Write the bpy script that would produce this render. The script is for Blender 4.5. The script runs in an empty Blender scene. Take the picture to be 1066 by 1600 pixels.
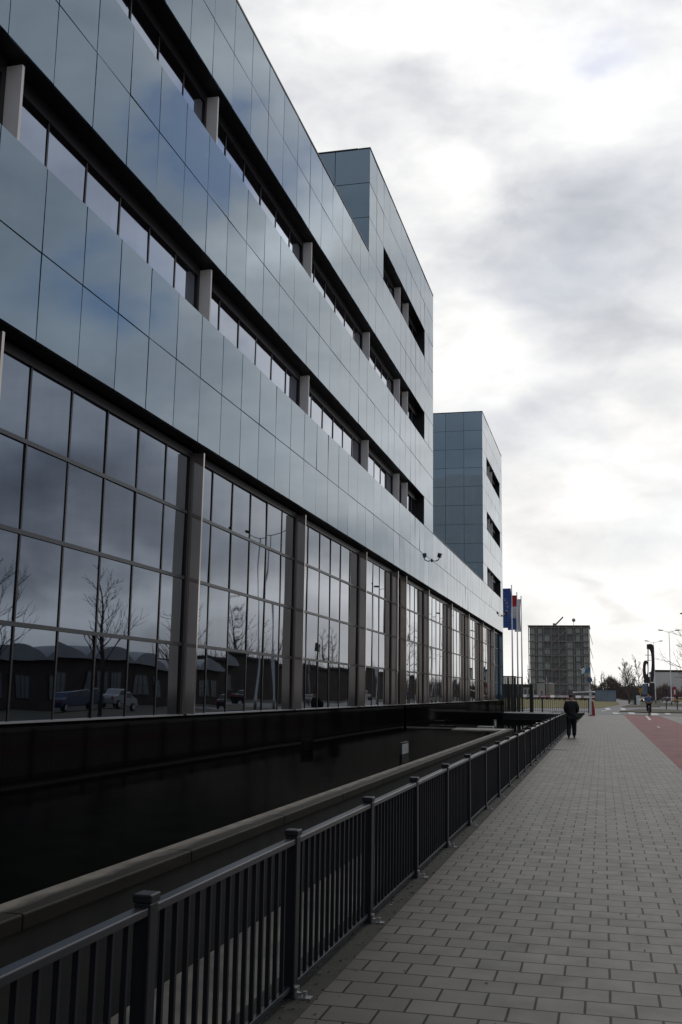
import bpy, bmesh, math, random
from mathutils import Vector, Matrix
random.seed(7)
sc = bpy.context.scene
COL = sc.collection
R_ = math.radians
PI = math.pi

# ------------------------------------------------------------------ camera
CAMH = 1.7
def cam_matrix(yaw, pitch, roll):
    cy, sy = math.cos(yaw), math.sin(yaw)
    Rz = Matrix(((cy, -sy, 0), (sy, cy, 0), (0, 0, 1)))
    B = Matrix(((1, 0, 0), (0, 0, -1), (0, 1, 0)))
    cp, sp = math.cos(pitch), math.sin(pitch)
    Rx = Matrix(((1, 0, 0), (0, cp, -sp), (0, sp, cp))).transposed()
    cr, sr = math.cos(roll), math.sin(roll)
    R2 = Matrix(((cr, -sr, 0), (sr, cr, 0), (0, 0, 1)))
    return R2 @ Rx @ B @ Rz
RM = cam_matrix(-0.24718407, 0.17137712, 0.01618946)
FPX = 1615.9
cd = bpy.data.cameras.new('camera')
cam = bpy.data.objects.new('camera', cd)
COL.objects.link(cam)
cd.sensor_fit = 'VERTICAL'
cd.sensor_height = 36
cd.lens = FPX / 1600 * 36
cd.clip_start = 0.05
cd.clip_end = 8000
r3 = Matrix((RM[0], -RM[1], -RM[2])).transposed()
cam.matrix_world = Matrix.Translation((0, 0, CAMH)) @ r3.to_4x4()
sc.camera = cam

def ray(x, y):
    return RM.transposed() @ Vector(((x - 533) / FPX, (y - 800) / FPX, 1))
def G(x, y, z=0.0):                       # survey point on the ground
    r = ray(x, y); k = (z - CAMH) / r.z
    return (r.x * k, r.y * k)
def AY(x, y, Y):                          # survey point at a distance
    r = ray(x, y); k = Y / r.y
    return (r.x * k, Y, r.z * k + CAMH)

# ------------------------------------------------------------------ sky, sun, exposure
SUN_AZ, SUN_EL = 8.0, 46.0                # degrees clockwise from +Y
w = bpy.data.worlds.new('World'); sc.world = w; w.use_nodes = True
wn, wl = w.node_tree.nodes, w.node_tree.links
wn.clear()
def N(nt, t, **kw):
    n = nt.nodes.new(t)
    for k, v in kw.items():
        if k in n.bl_rna.properties.keys() and k not in n.inputs: setattr(n, k, v)
        else: n.inputs[k].default_value = v
    return n
WT = w.node_tree
def mth(nt, op, a, b=None, c=None, clamp=False):
    n = nt.nodes.new('ShaderNodeMath'); n.operation = op; n.use_clamp = clamp
    for i, v in enumerate((a, b, c)):
        if v is None: continue
        if isinstance(v, (int, float)): n.inputs[i].default_value = v
        else: nt.links.new(v, n.inputs[i])
    return n.outputs[0]
tc = wn.new('ShaderNodeTexCoord')
sep = wn.new('ShaderNodeSeparateXYZ'); wl.new(tc.outputs['Generated'], sep.inputs[0])
AZ = mth(WT, 'MULTIPLY', mth(WT, 'ARCTAN2', sep.outputs[0], sep.outputs[1]), 57.2958)
EL = mth(WT, 'MULTIPLY', mth(WT, 'ARCSINE', sep.outputs[2]), 57.2958)
mp = wn.new('ShaderNodeMapping'); mp.inputs['Scale'].default_value = (1, 1, 2.0)
wl.new(tc.outputs['Generated'], mp.inputs[0])
def wnoise(scale, detail, rough, off, dist=0.0):
    m2 = wn.new('ShaderNodeMapping'); m2.inputs['Location'].default_value = off
    wl.new(mp.outputs[0], m2.inputs[0])
    n = wn.new('ShaderNodeTexNoise'); n.inputs['Scale'].default_value = scale
    n.inputs['Detail'].default_value = detail; n.inputs['Roughness'].default_value = rough
    n.inputs['Distortion'].default_value = dist
    wl.new(m2.outputs[0], n.inputs[0]); return n.outputs[0]
nA = wnoise(5.0, 5, .5, (3.1, 1.7, .4))
nB = wnoise(5.0, 5, .5, (9.3, 4.4, 7.1))
nF = wnoise(11.0, 6, .55, (1.3, 8.8, 2.2), .3)
nL = wnoise(3.2, 5, .55, (5.3, 2.8, 6.2), .2)
azd = mth(WT, 'ADD', AZ, mth(WT, 'MULTIPLY', mth(WT, 'SUBTRACT', nA, .5), 16))
eld = mth(WT, 'ADD', EL, mth(WT, 'MULTIPLY', mth(WT, 'SUBTRACT', nB, .5), 11))
def blob(a, e, sa, se, amp, src=(azd, eld)):
    da = mth(WT, 'DIVIDE', mth(WT, 'SUBTRACT', src[0], a), sa)
    de = mth(WT, 'DIVIDE', mth(WT, 'SUBTRACT', src[1], e), se)
    s = mth(WT, 'ADD', mth(WT, 'POWER', mth(WT, 'ABSOLUTE', da), 2), mth(WT, 'POWER', mth(WT, 'ABSOLUTE', de), 2))
    return mth(WT, 'MULTIPLY', mth(WT, 'EXPONENT', mth(WT, 'MULTIPLY', s, -1)), amp)
# luminance of the cloud deck: one broad bright lobe where the sun stands behind it, dim elsewhere
lum = mth(WT, 'ADD', mth(WT, 'ADD', blob(-4, 22, 34, 36, .47, (AZ, EL)), blob(24, 22, 16, 16, .16, (AZ, EL))), .48)
for b in ((0.0, 26.2, 6.5, 3.6, -.26), (3, 29.5, 5, 2, -.08), (-11.0, 31.0, 4.5, 1.5, -.22), (-10, 35.5, 12, 3, .22), (-9, 27.5, 3, 3, .12), (1.5, 21.0, 6, 3, -.16), (-7, 26.3, 3, 1.6, .12),
          (-5.5, 21, 3, 1.8, .14), (3.5, 17.5, 5, 1.4, -.20), (-2.0, 14.2, 6, 1.4, -.20), (-6, 17.5, 4, 2, .08), (-3, 10.5, 4, 1.0, .10),
          (1.3, 4.6, 1.5, .5, -.22), (-9.5, 34, 4, 1.5, .1), (2, 33, 3, 2.5, .08), (0, 2, 14, 5, .22), (1, 9.5, 5, 3, .10),
          (18, 24.5, 4, 2.6, .50), (30, 9.5, 7, 2.5, -.38), (24, 13.5, 3, 1.5, .25), (20, 4.5, 14, 1.6, .32), (15, 7.5, 3, 1.2, -.2), (22, 6.5, 5, 1.5, -.25), (13, 12, 5, 4, .14), (18, 32, 6, 3, .2), (25, 14, 5, 3, -.20), (31, 25, 5, 4, -.1), (28, 4, 12, 2, .18)):
    lum = mth(WT, 'ADD', lum, blob(*b))
tex = mth(WT, 'ADD', mth(WT, 'MULTIPLY', mth(WT, 'SUBTRACT', nF, .5), .62), mth(WT, 'MULTIPLY', mth(WT, 'SUBTRACT', nL, .5), .90))
lum = mth(WT, 'MULTIPLY', lum, mth(WT, 'ADD', tex, 1.0))
lum = mth(WT, 'MAXIMUM', lum, .05)
crmp = wn.new('ShaderNodeMix'); crmp.data_type = 'RGBA'
crmp.inputs[6].default_value = (.76, .87, 1.10, 1); crmp.inputs[7].default_value = (1.0, 1.0, 1.0, 1)
wl.new(mth(WT, 'MULTIPLY', lum, 1.05, clamp=True), crmp.inputs[0])
cl = wn.new('ShaderNodeVectorMath'); cl.operation = 'SCALE'
warm = wn.new('ShaderNodeMix'); warm.data_type = 'RGBA'; warm.inputs[7].default_value = (1.0, .97, .93, 1)
wl.new(mth(WT, 'EXPONENT', mth(WT, 'MULTIPLY', mth(WT, 'MAXIMUM', EL, 0), -.10)), warm.inputs[0]); wl.new(crmp.outputs[2], warm.inputs[6])
wl.new(warm.outputs[2], cl.inputs[0]); wl.new(mth(WT, 'MULTIPLY', lum, 10.0), cl.inputs['Scale'])
sky = wn.new('ShaderNodeTexSky'); sky.sky_type = 'NISHITA'; sky.sun_disc = False
sky.sun_elevation = R_(SUN_EL); sky.sun_rotation = R_(SUN_AZ); sky.air_density = 1.0; sky.dust_density = .6; sky.ozone_density = 2
gap = mth(WT, 'ADD', blob(22, 28.5, 5, 2.6, 1.0), blob(28, 20.5, 5, 2.4, .9))
gap = mth(WT, 'MULTIPLY', gap, mth(WT, 'MULTIPLY_ADD', nF, 4.2, -1.15), clamp=True)
gap = mth(WT, 'ADD', gap, blob(2.2, 34.8, 2.2, .8, .55))
gap = mth(WT, 'ADD', gap, blob(165, 40, 30, 12, .3))
gap = mth(WT, 'ADD', gap, mth(WT, 'MULTIPLY', mth(WT, 'SUBTRACT', nA, .5), .5), clamp=True)
mx = wn.new('ShaderNodeMix'); mx.data_type = 'RGBA'
wl.new(gap, mx.inputs[0]); wl.new(cl.outputs[0], mx.inputs[6]); wl.new(sky.outputs[0], mx.inputs[7])
bg = wn.new('ShaderNodeBackground'); bg.inputs['Strength'].default_value = .1
wo = wn.new('ShaderNodeOutputWorld')
wl.new(mx.outputs[2], bg.inputs[0]); wl.new(bg.outputs[0], wo.inputs[0])
w.cycles.sampling_method = 'MANUAL'; w.cycles.sample_map_resolution = 512

sd = bpy.data.lights.new('sun', 'SUN'); sd.energy = .5; sd.angle = R_(14); sd.color = (1, .95, .87)
sun = bpy.data.objects.new('sun', sd); COL.objects.link(sun)
sv = Vector((math.sin(R_(SUN_AZ)) * math.cos(R_(SUN_EL)), math.cos(R_(SUN_AZ)) * math.cos(R_(SUN_EL)), math.sin(R_(SUN_EL))))
sun.rotation_euler = sv.to_track_quat('Z', 'Y').to_euler()
sun.location = (0, 0, 60)
sc.view_settings.view_transform = 'Standard'; sc.view_settings.look = 'None'
sc.view_settings.exposure = 0.0; sc.view_settings.gamma = 1
sc.render.engine = 'CYCLES'
sc.cycles.max_bounces = 8; sc.cycles.glossy_bounces = 5; sc.cycles.diffuse_bounces = 3

# ------------------------------------------------------------------ materials
def mat(name, color, rough=.6, metal=0.0, spec=.5, ior=1.5):
    m = bpy.data.materials.new(name); m.use_nodes = True
    p = m.node_tree.nodes['Principled BSDF']
    p.inputs['Base Color'].default_value = (*color, 1); p.inputs['Roughness'].default_value = rough
    p.inputs['Metallic'].default_value = metal; p.inputs['Specular IOR Level'].default_value = spec
    p.inputs['IOR'].default_value = ior
    return m
def nodes(m): return m.node_tree, m.node_tree.nodes['Principled BSDF']
def coords(nt, scale=(1, 1, 1), kind='Object', loc=(0, 0, 0)):
    t = nt.nodes.new('ShaderNodeTexCoord'); k = nt.nodes.new('ShaderNodeMapping')
    k.inputs['Scale'].default_value = scale; k.inputs['Location'].default_value = loc
    nt.links.new(t.outputs[kind], k.inputs[0]); return k.outputs[0]
def noise(nt, vec, scale, detail=4, rough=.55, dist=0):
    n = nt.nodes.new('ShaderNodeTexNoise')
    n.inputs['Scale'].default_value = scale; n.inputs['Detail'].default_value = detail
    n.inputs['Roughness'].default_value = rough; n.inputs['Distortion'].default_value = dist
    nt.links.new(vec, n.inputs[0]); return n.outputs[0]
def ramp(nt, fac, stops):
    r = nt.nodes.new('ShaderNodeValToRGB'); e = r.color_ramp.elements
    while len(e) < len(stops): e.new(.5)
    for i, (p, c) in enumerate(stops):
        e[i].position = p; e[i].color = (*c, 1) if len(c) == 3 else c
    nt.links.new(fac, r.inputs[0]); return r.outputs[0]
def mixc(nt, f, a, b, mode='MIX'):
    n = nt.nodes.new('ShaderNodeMix'); n.data_type = 'RGBA'; n.blend_type = mode
    for i, v in ((0, f), (6, a), (7, b)):
        if isinstance(v, (int, float)): n.inputs[i].default_value = v
        elif isinstance(v, tuple): n.inputs[i].default_value = (*v, 1)
        else: nt.links.new(v, n.inputs[i])
    return n.outputs[2]
def bump(nt, p, h, strength=.3, dist=.01):
    b = nt.nodes.new('ShaderNodeBump'); b.inputs['Strength'].default_value = strength; b.inputs['Distance'].default_value = dist
    nt.links.new(h, b.inputs['Height']); nt.links.new(b.outputs[0], p.inputs['Normal'])
def dirty(name, color, rough=.6, metal=0.0, scale=3.0, amt=.35, bscale=0, bstr=.2, **kw):
    m = mat(name, color, rough, metal, **kw); nt, p = nodes(m)
    v = coords(nt); n = noise(nt, v, scale, 6)
    lo = tuple(c * (1 - amt) for c in color); hi = tuple(min(1, c * (1 + amt)) for c in color)
    nt.links.new(ramp(nt, n, [(.3, lo), (.7, hi)]), p.inputs['Base Color'])
    if bscale: bump(nt, p, noise(nt, v, bscale, 3), bstr, .004)
    return m

M = {}
# coated glass cladding: mirror-like, blue-grey face-on, near white at grazing angles
def reflective(name, col, rough, wavescale, wavestr, dirt=.06):
    m = mat(name, col, rough, 1.0); nt, p = nodes(m)
    v = coords(nt, (1, 1, 1))
    n = noise(nt, v, .6, 3)
    lo = tuple(c * (1 - dirt) for c in col); hi = tuple(c * (1 + dirt) for c in col)
    streak = noise(nt, coords(nt, (2.2, 2.2, .12)), 1.6, 5)
    f = mth(nt, 'MULTIPLY', mth(nt, 'ADD', n, streak), .5)
    nt.links.new(ramp(nt, f, [(.35, lo), (.65, hi)]), p.inputs['Base Color'])
    if wavestr: bump(nt, p, noise(nt, v, wavescale, 1, .3), wavestr, .02)
    return m
M['clad'] = reflective('cladding_glass', (.042, .088, .135), .028, .9, .08, .16)
for k_, v_ in (('Metallic', 0.0), ('IOR', 2.75), ('Specular Tint', (.69, .86, 1.0, 1))): M['clad'].node_tree.nodes['Principled BSDF'].inputs[k_].default_value = v_
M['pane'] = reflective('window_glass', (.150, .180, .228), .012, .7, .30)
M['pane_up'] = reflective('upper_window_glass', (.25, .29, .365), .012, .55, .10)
M['steel'] = reflective('column_steel', (.42, .38, .35), .07, 1.2, .12, .2)
M['steel'].node_tree.nodes['Principled BSDF'].inputs['Metallic'].default_value = .72
M['fin'] = dirty('pale_fin', (.80, .78, .77), .5, scale=1, amt=.06)
M['black'] = mat('black_metal', (.006, .006, .007), .45)
M['frame'] = mat('mullion_dark', (.018, .016, .02), .35, .3)
M['transom'] = mat('transom_grey', (.055, .058, .065), .4, .6)
M['sill'] = mat('sill_aluminium', (.42, .42, .43), .35, .9)
def glossmix(name, base, rough, f0, fmax, power, bscale, bstr, bdist):
    m = bpy.data.materials.new(name); m.use_nodes = True; nt = m.node_tree
    nt.nodes.remove(nt.nodes['Principled BSDF'])
    di = nt.nodes.new('ShaderNodeBsdfDiffuse'); gl = nt.nodes.new('ShaderNodeBsdfGlossy'); gl.inputs['Roughness'].default_value = rough
    nt.links.new(ramp(nt, noise(nt, coords(nt, (1.2, 1.2, .5)), 1.5, 5), [(.35, base), (.8, tuple(c * 2.2 for c in base))]), di.inputs[0])
    lw = nt.nodes.new('ShaderNodeLayerWeight'); lw.inputs[0].default_value = .5
    b = nt.nodes.new('ShaderNodeBump'); b.inputs['Strength'].default_value = bstr; b.inputs['Distance'].default_value = bdist
    nt.links.new(noise(nt, coords(nt, (1.2, .7, 1)), bscale, 4), b.inputs['Height'])
    for q in (gl, di): nt.links.new(b.outputs[0], q.inputs['Normal'])
    fac = mth(nt, 'MULTIPLY_ADD', mth(nt, 'POWER', lw.outputs['Facing'], power), fmax - f0, f0)
    mxs = nt.nodes.new('ShaderNodeMixShader'); nt.links.new(fac, mxs.inputs[0]); nt.links.new(di.outputs[0], mxs.inputs[1]); nt.links.new(gl.outputs[0], mxs.inputs[2])
    nt.links.new(mxs.outputs[0], nt.nodes['Material Output'].inputs[0])
    return m
M['granite'] = glossmix('black_granite', (.0025, .0025, .003), .05, .03, .09, 3, .9, .06, .01)
M['water'] = glossmix('canal_water', (.002, .0022, .002), .01, .04, .26, 6, 2.6, .07, .03)
# mossy wet concrete of the pool ledge
m = mat('ledge_concrete', (.2, .19, .17), .6, spec=.2); nt, p = nodes(m)
sp = nt.nodes.new('ShaderNodeSeparateXYZ'); nt.links.new(coords(nt), sp.inputs[0])
nn = noise(nt, coords(nt, (3, .6, 3)), 2.5, 6)
edge = mth(nt, 'ADD', sp.outputs[0], mth(nt, 'MULTIPLY', mth(nt, 'SUBTRACT', nn, .5), .22))
f = ramp(nt, mth(nt, 'MULTIPLY_ADD', edge, 3.4, .80, clamp=True), [(.35, (1, 1, 1)), (.68, (0, 0, 0))])   # moss grows on the outer lip
base = ramp(nt, noise(nt, coords(nt, (1, .5, 1)), 5, 7), [(.3, (.13, .118, .098)), (.7, (.27, .24, .20))])
moss = ramp(nt, nn, [(.3, (.005, .005, .003)), (.7, (.020, .016, .009))])
nt.links.new(mixc(nt, f, moss, base), p.inputs['Base Color'])
bump(nt, p, noise(nt, coords(nt), 30, 5), .4, .005)
M['ledge'] = m
M['ledgeplain'] = dirty('wet_concrete', (.30, .29, .27), .3, scale=2, amt=.3)
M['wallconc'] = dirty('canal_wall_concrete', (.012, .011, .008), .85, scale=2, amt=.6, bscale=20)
M['fence'] = dirty('fence_paint', (.007, .008, .011), .42, .0, scale=8, amt=.25, spec=.35)
M['bar'] = mat('bar_paint', (.008, .009, .012), .5, spec=.3)
M['rail'] = dirty('rail_paint', (.017, .019, .026), .30, .0, scale=8, amt=.2)
M['galv'] = mat('galvanised', (.45, .45, .46), .35, .9)
M['rail_light'] = mat('rail_lit', (.12, .125, .14), .3, .6)

# concrete pavers: rows across the street, half-tile offset
def pavers(name, c1, c2, grout, tile=.262, row=.262, mortar=.006, rough=.45, rot=0, sp_=.42):
    m = mat(name, c1, rough); nt, p = nodes(m)
    v = coords(nt, (1, 1, 1))
    if rot:
        v.node.inputs['Rotation'].default_value = (0, 0, rot)
    dv = nt.nodes.new('ShaderNodeVectorMath'); dv.operation = 'ADD'
    wob = nt.nodes.new('ShaderNodeTexNoise'); wob.inputs['Scale'].default_value = 1.7; nt.links.new(v, wob.inputs[0])
    ws = nt.nodes.new('ShaderNodeVectorMath'); ws.operation = 'SCALE'; ws.inputs['Scale'].default_value = .010
    nt.links.new(wob.outputs['Color'], ws.inputs[0]); nt.links.new(v, dv.inputs[0]); nt.links.new(ws.outputs[0], dv.inputs[1])
    b = nt.nodes.new('ShaderNodeTexBrick'); nt.links.new(dv.outputs[0], b.inputs[0])
    b.inputs['Scale'].default_value = 1; b.inputs['Brick Width'].default_value = tile; b.inputs['Row Height'].default_value = row
    b.inputs['Mortar Size'].default_value = mortar; b.inputs['Mortar Smooth'].default_value = .15; b.inputs['Bias'].default_value = 0
    b.inputs['Color1'].default_value = (*c1, 1); b.inputs['Color2'].default_value = (*c2, 1); b.inputs['Mortar'].default_value = (*grout, 1)
    nt.links.new(mth(nt, 'MULTIPLY_ADD', b.outputs['Fac'], -.8 * sp_, sp_, clamp=True), p.inputs['Specular IOR Level'])
    big = ramp(nt, noise(nt, coords(nt, (.8, .8, 1)), .8, 6), [(.32, (.72, .72, .71)), (.68, (1.12, 1.11, 1.09))])
    fine = ramp(nt, noise(nt, coords(nt), 60, 3), [(.25, (.75,) * 3), (.75, (1.2,) * 3)])
    c = mixc(nt, 1.0, b.outputs[0], big, 'MULTIPLY'); c = mixc(nt, 1.0, c, fine, 'MULTIPLY')
    spot = ramp(nt, noise(nt, coords(nt, loc=(4, 2, 0)), 7, 3, .6), [(.70, (1, 1, 1)), (.78, (.55, .53, .5))])
    c = mixc(nt, 1.0, c, spot, 'MULTIPLY')
    nt.links.new(c, p.inputs['Base Color'])
    nt.links.new(ramp(nt, noise(nt, coords(nt), 4, 5), [(.3, (rough + .03,) * 3), (.7, (rough + .13,) * 3)]), p.inputs['Roughness'])
    h = mth(nt, 'ADD', mth(nt, 'MULTIPLY', b.outputs['Fac'], -1.0), mth(nt, 'MULTIPLY', noise(nt, coords(nt), 90, 3), .18))
    tilt = nt.nodes.new('ShaderNodeRGBToBW'); nt.links.new(b.outputs[0], tilt.inputs[0])
    bump(nt, p, mth(nt, 'ADD', h, mth(nt, 'MULTIPLY', tilt.outputs[0], .8)), .55, .006)
    return m
M['paver'] = pavers('grey_pavers', (.080, .073, .059), (.036, .033, .026), (.010, .0095, .008), .27, .255, .0078)
M['redpaver'] = pavers('red_pavers', (.26, .080, .078), (.19, .056, .056), (.04, .02, .018), .2, .1, .004, rough=.6, sp_=.25)
M['soil'] = dirty('dark_edge_strip', (.016, .015, .011), .85, scale=9, amt=.6, bscale=60, bstr=.5)
M['asphalt'] = dirty('asphalt', (.13, .13, .13), .75, scale=.5, amt=.2, bscale=40)
M['path'] = dirty('path_paving', (.16, .145, .137), .75, scale=.4, amt=.2)
M['grass'] = dirty('lawn', (.115, .095, .012), .9, scale=.35, amt=.35, bscale=8)
M['verge'] = dirty('verge_grass', (.055, .046, .018), .9, scale=.6, amt=.45, bscale=8)
M['terrain'] = dirty('field_ground', (.04, .037, .022), .95, scale=.05, amt=.4)
M['marking'] = dirty('road_paint', (.42, .42, .41), .6, scale=2, amt=.15)
M['kerb'] = dirty('kerb_stone', (.10, .10, .095), .7, scale=3, amt=.3)
M['hedge'] = dirty('dark_hedge', (.014, .022, .010), .9, scale=6, amt=.7, bscale=25, bstr=.6)

# ------------------------------------------------------------------ mesh helpers
class MB:
    def __init__(s): s.v = []; s.f = []; s.m = []
    def quad(s, *p, m=0):
        i = len(s.v); s.v += [tuple(q) for q in p]; s.f.append(tuple(range(i, i + len(p)))); s.m.append(m)
    def box(s, x0, x1, y0, y1, z0, z1, m=0, T=None, j=None):
        i = len(s.v)
        P = [(x0, y0, z0), (x1, y0, z0), (x1, y1, z0), (x0, y1, z0), (x0, y0, z1), (x1, y0, z1), (x1, y1, z1), (x0, y1, z1)]
        if T: P = [tuple(T @ Vector(q)) for q in P]
        s.v += P
        for q in ((0, 3, 2, 1), (4, 5, 6, 7), (0, 1, 5, 4), (1, 2, 6, 5), (2, 3, 7, 6), (3, 0, 4, 7)):
            s.f.append(tuple(i + k for k in q)); s.m.append(m)
    def tube(s, p0, p1, r0, r1=None, n=8, m=0, cap=True):
        r1 = r0 if r1 is None else r1
        p0, p1 = Vector(p0), Vector(p1); d = p1 - p0
        if d.length < 1e-6: return
        q = d.to_track_quat('Z', 'Y'); i = len(s.v)
        for p, r in ((p0, r0), (p1, r1)):
            for k in range(n):
                a = 2 * PI * k / n
                s.v.append(tuple(p + q @ Vector((r * math.cos(a), r * math.sin(a), 0))))
        for k in range(n):
            s.f.append((i + k, i + (k + 1) % n, i + n + (k + 1) % n, i + n + k)); s.m.append(m)
        if cap:
            s.f.append(tuple(i + k for k in reversed(range(n)))); s.m.append(m)
            s.f.append(tuple(i + n + k for k in range(n))); s.m.append(m)
    def path(s, pts, radii, n=8, m=0):
        for a, b, ra, rb in zip(pts, pts[1:], radii, radii[1:]): s.tube(a, b, ra, rb, n, m)
    def lathe(s, prof, c=(0, 0, 0), n=16, m=0):
        i = len(s.v)
        for r, z in prof:
            for k in range(n):
                a = 2 * PI * k / n; s.v.append((c[0] + r * math.cos(a), c[1] + r * math.sin(a), c[2] + z))
        for j in range(len(prof) - 1):
            for k in range(n):
                s.f.append((i + j * n + k, i + j * n + (k + 1) % n, i + (j + 1) * n + (k + 1) % n, i + (j + 1) * n + k)); s.m.append(m)
        s.f.append(tuple(i + k for k in reversed(range(n)))); s.m.append(m)
        s.f.append(tuple(i + (len(prof) - 1) * n + k for k in range(n))); s.m.append(m)
    def prism(s, poly, a0, a1, axis='x', m=0):    # poly in the two other axes
        n = len(poly); i = len(s.v)
        for a in (a0, a1):
            for u, v_ in poly:
                s.v.append({'x': (a, u, v_), 'y': (u, a, v_), 'z': (u, v_, a)}[axis])
        s.f.append(tuple(i + k for k in range(n))); s.m.append(m)
        s.f.append(tuple(i + n + k for k in reversed(range(n)))); s.m.append(m)
        for k in range(n):
            s.f.append((i + k, i + n + k, i + n + (k + 1) % n, i + (k + 1) % n)); s.m.append(m)
    def build(s, name, mats, parent=None, smooth=False, bevel=0, loc=None):
        me = bpy.data.meshes.new(name)
        me.from_pydata(s.v, [], s.f)
        if not isinstance(mats, (list, tuple)): mats = [mats]
        for mm in mats: me.materials.append(mm)
        me.polygons.foreach_set('material_index', s.m)
        bm = bmesh.new(); bm.from_mesh(me); bmesh.ops.recalc_face_normals(bm, faces=bm.faces); bm.to_mesh(me); bm.free()
        if smooth: me.polygons.foreach_set('use_smooth', [True] * len(me.polygons))
        me.update()
        o = bpy.data.objects.new(name, me); COL.objects.link(o)
        if loc: o.location = loc
        if parent: o.parent = parent
        if bevel:
            b = o.modifiers.new('bevel', 'BEVEL'); b.width = bevel; b.segments = 2; b.limit_method = 'ANGLE'
        return o
def tag(o, label=None, cat=None, group=None, kind=None):
    for k, v in (('label', label), ('category', cat), ('group', group), ('kind', kind)):
        if v: o[k] = v
    return o
def empty(name, loc=(0, 0, 0), rz=0, **kw):
    o = bpy.data.objects.new(name, None); COL.objects.link(o); o.location = loc; o.rotation_euler = (0, 0, rz)
    o.empty_display_size = .3
    return tag(o, **kw)
def copy_tree(o, parent=None):
    c = o.copy(); COL.objects.link(c); c.parent = parent
    for ch in list(o.children): copy_tree(ch, c)
    return c

# ------------------------------------------------------------------ ground, water, paving
CX0, CX1, CY0, CY1 = -6.40, -1.82, -14.0, 66.5        # the canal trench
def struct(name, mb, m, **kw):
    o = mb.build(name, m, **kw); o['kind'] = 'structure'; return o
g = MB(); z = -.03
g.quad((CX1, -3000, z), (3000, -3000, z), (3000, 5000, z), (CX1, 5000, z))
g.quad((-3000, CY1, z), (CX1, CY1, z), (CX1, 5000, z), (-3000, 5000, z))
g.quad((-3000, -3000, z), (CX1, -3000, z), (CX1, CY0, z), (-3000, CY0, z))
g.quad((-3000, CY0, z), (CX0, CY0, z), (CX0, CY1, z), (-3000, CY1, z))
struct('ground', g, M['terrain'])
g = MB(); g.box(-1.60, 1.73, -12, 97.5, -.1, 0); struct('pavement', g, M['paver'])
g = MB(); g.box(-1.82, -1.60, -12, 66.5, -.12, -.012); g.box(-4.2, -1.60, 70.5, 97.5, -.12, -.012); struct('edge_strip', g, M['soil'])
g = MB(); g.quad((-1.60, 97.5, -.004), (30, 97.5, -.004), (30, 185, -.004), (-9.0, 185, -.004), (-9, 99, -.004))
g.quad((7.0, -60, -.004), (13.0, -60, -.004), (13.0, 97.5, -.004), (7.0, 97.5, -.004))
struct('road', g, M['asphalt'])
g = MB(); g.quad((1.73, -12, .0), (4.75, -12, .0), (4.75, 97.3, .0), (1.73, 97.3, .0)); struct('cycle_path', g, M['redpaver'])
g = MB(); g.box(4.75, 6.85, -12, 97.3, -.1, -.001); struct('pavement', g, M['paver'])
g = MB(); g.box(6.85, 7.0, -12, 97.3, -.1, .004); g.box(13.0, 13.15, -12, 97.3, -.1, .1)
g.box(-1.6, 7.0, 97.5, 97.75, -.1, .012); struct('kerb', g, M['kerb'])
g = MB(); g.box(13.15, 22, -40, 97.3, -.1, .02); struct('verge', g, M['verge'])
# far side: lawn, path, islands (surveyed on the ground)
def gpoly(pix): return [G(*p) for p in pix]
def slab(name, pts, zt, m, zb=None):
    a = MB()
    if zb is None: a.quad(*[(x, y, zt) for x, y in pts])
    else: a.prism(pts, zb, zt, 'z')
    return struct(name, a, m)
slab('lawn', gpoly([(700, 1106), (938, 1106.5), (969, 1101.0), (962, 1095), (955, 1092.3), (700, 1088.5)]), .03, M['grass'], -.1)
slab('path', gpoly([(960, 1104.6), (975, 1103.5), (990, 1099.5), (978, 1094), (965, 1091.5), (955, 1091.4), (970, 1100.8), (950, 1105)]), .012, M['path'])
slab('traffic_island', gpoly([(971, 1105.4), (1032, 1104.8), (1018, 1100), (1000, 1098.6), (990, 1099.4)]), .08, M['verge'], -.1)
slab('traffic_island', gpoly([(968, 1112.4), (1003, 1113.8), (1066, 1114.6), (1100, 1114.8), (1096, 1111.6), (1040, 1109.3), (1000, 1108.6)]), .08, M['verge'], -.1)
slab('verge', gpoly([(1034, 1098), (1075, 1100.6), (1100, 1099), (1100, 1094), (1030, 1093.5)]), .03, M['asphalt'])
mk = MB()
zz = lambda x, y: (940 + x / 8.46, 970 + y / 8.46)
for q in ([(45, 1152), (105, 1152), (125, 1178), (60, 1180)], [(245, 1152), (300, 1152), (325, 1178), (262, 1180)],
          [(345, 1210), (430, 1212), (450, 1235), (370, 1233)], [(640, 1218), (735, 1222), (770, 1250), (665, 1250)],
          [(835, 1220), (900, 1222), (925, 1240), (850, 1240)], [(140, 1212), (210, 1214), (250, 1232), (160, 1232)],
          [(0, 1185), (70, 1185), (40, 1192), (0, 1192)]):
    mk.quad(*[(*G(*zz(*c)), .006) for c in q])
struct('road_marking', mk, M['marking'])
mk = MB()
mk.quad(*[(*G(*zz(*c)), .006) for c in ((575, 1253), (605, 1253), (660, 1308), (630, 1316))])
mk.quad((2.9, 40, .006), (3.0, 40, .006), (3.0, 42, .006), (2.9, 42, .006))
mk.quad((2.9, 60, .006), (3.0, 60, .006), (3.0, 62.5, .006), (2.9, 62.5, .006))
struct('cycle_path_marking', mk, M['marking'])
# small drain channel set across the paving
g = MB(); g.box(-1.75, -1.12, 33.7, 34.0, -.05, .012); tag(g.build('drain_cover', M['fence']), 'short dark drain channel crossing the paving beside the fence', 'drain')

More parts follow.
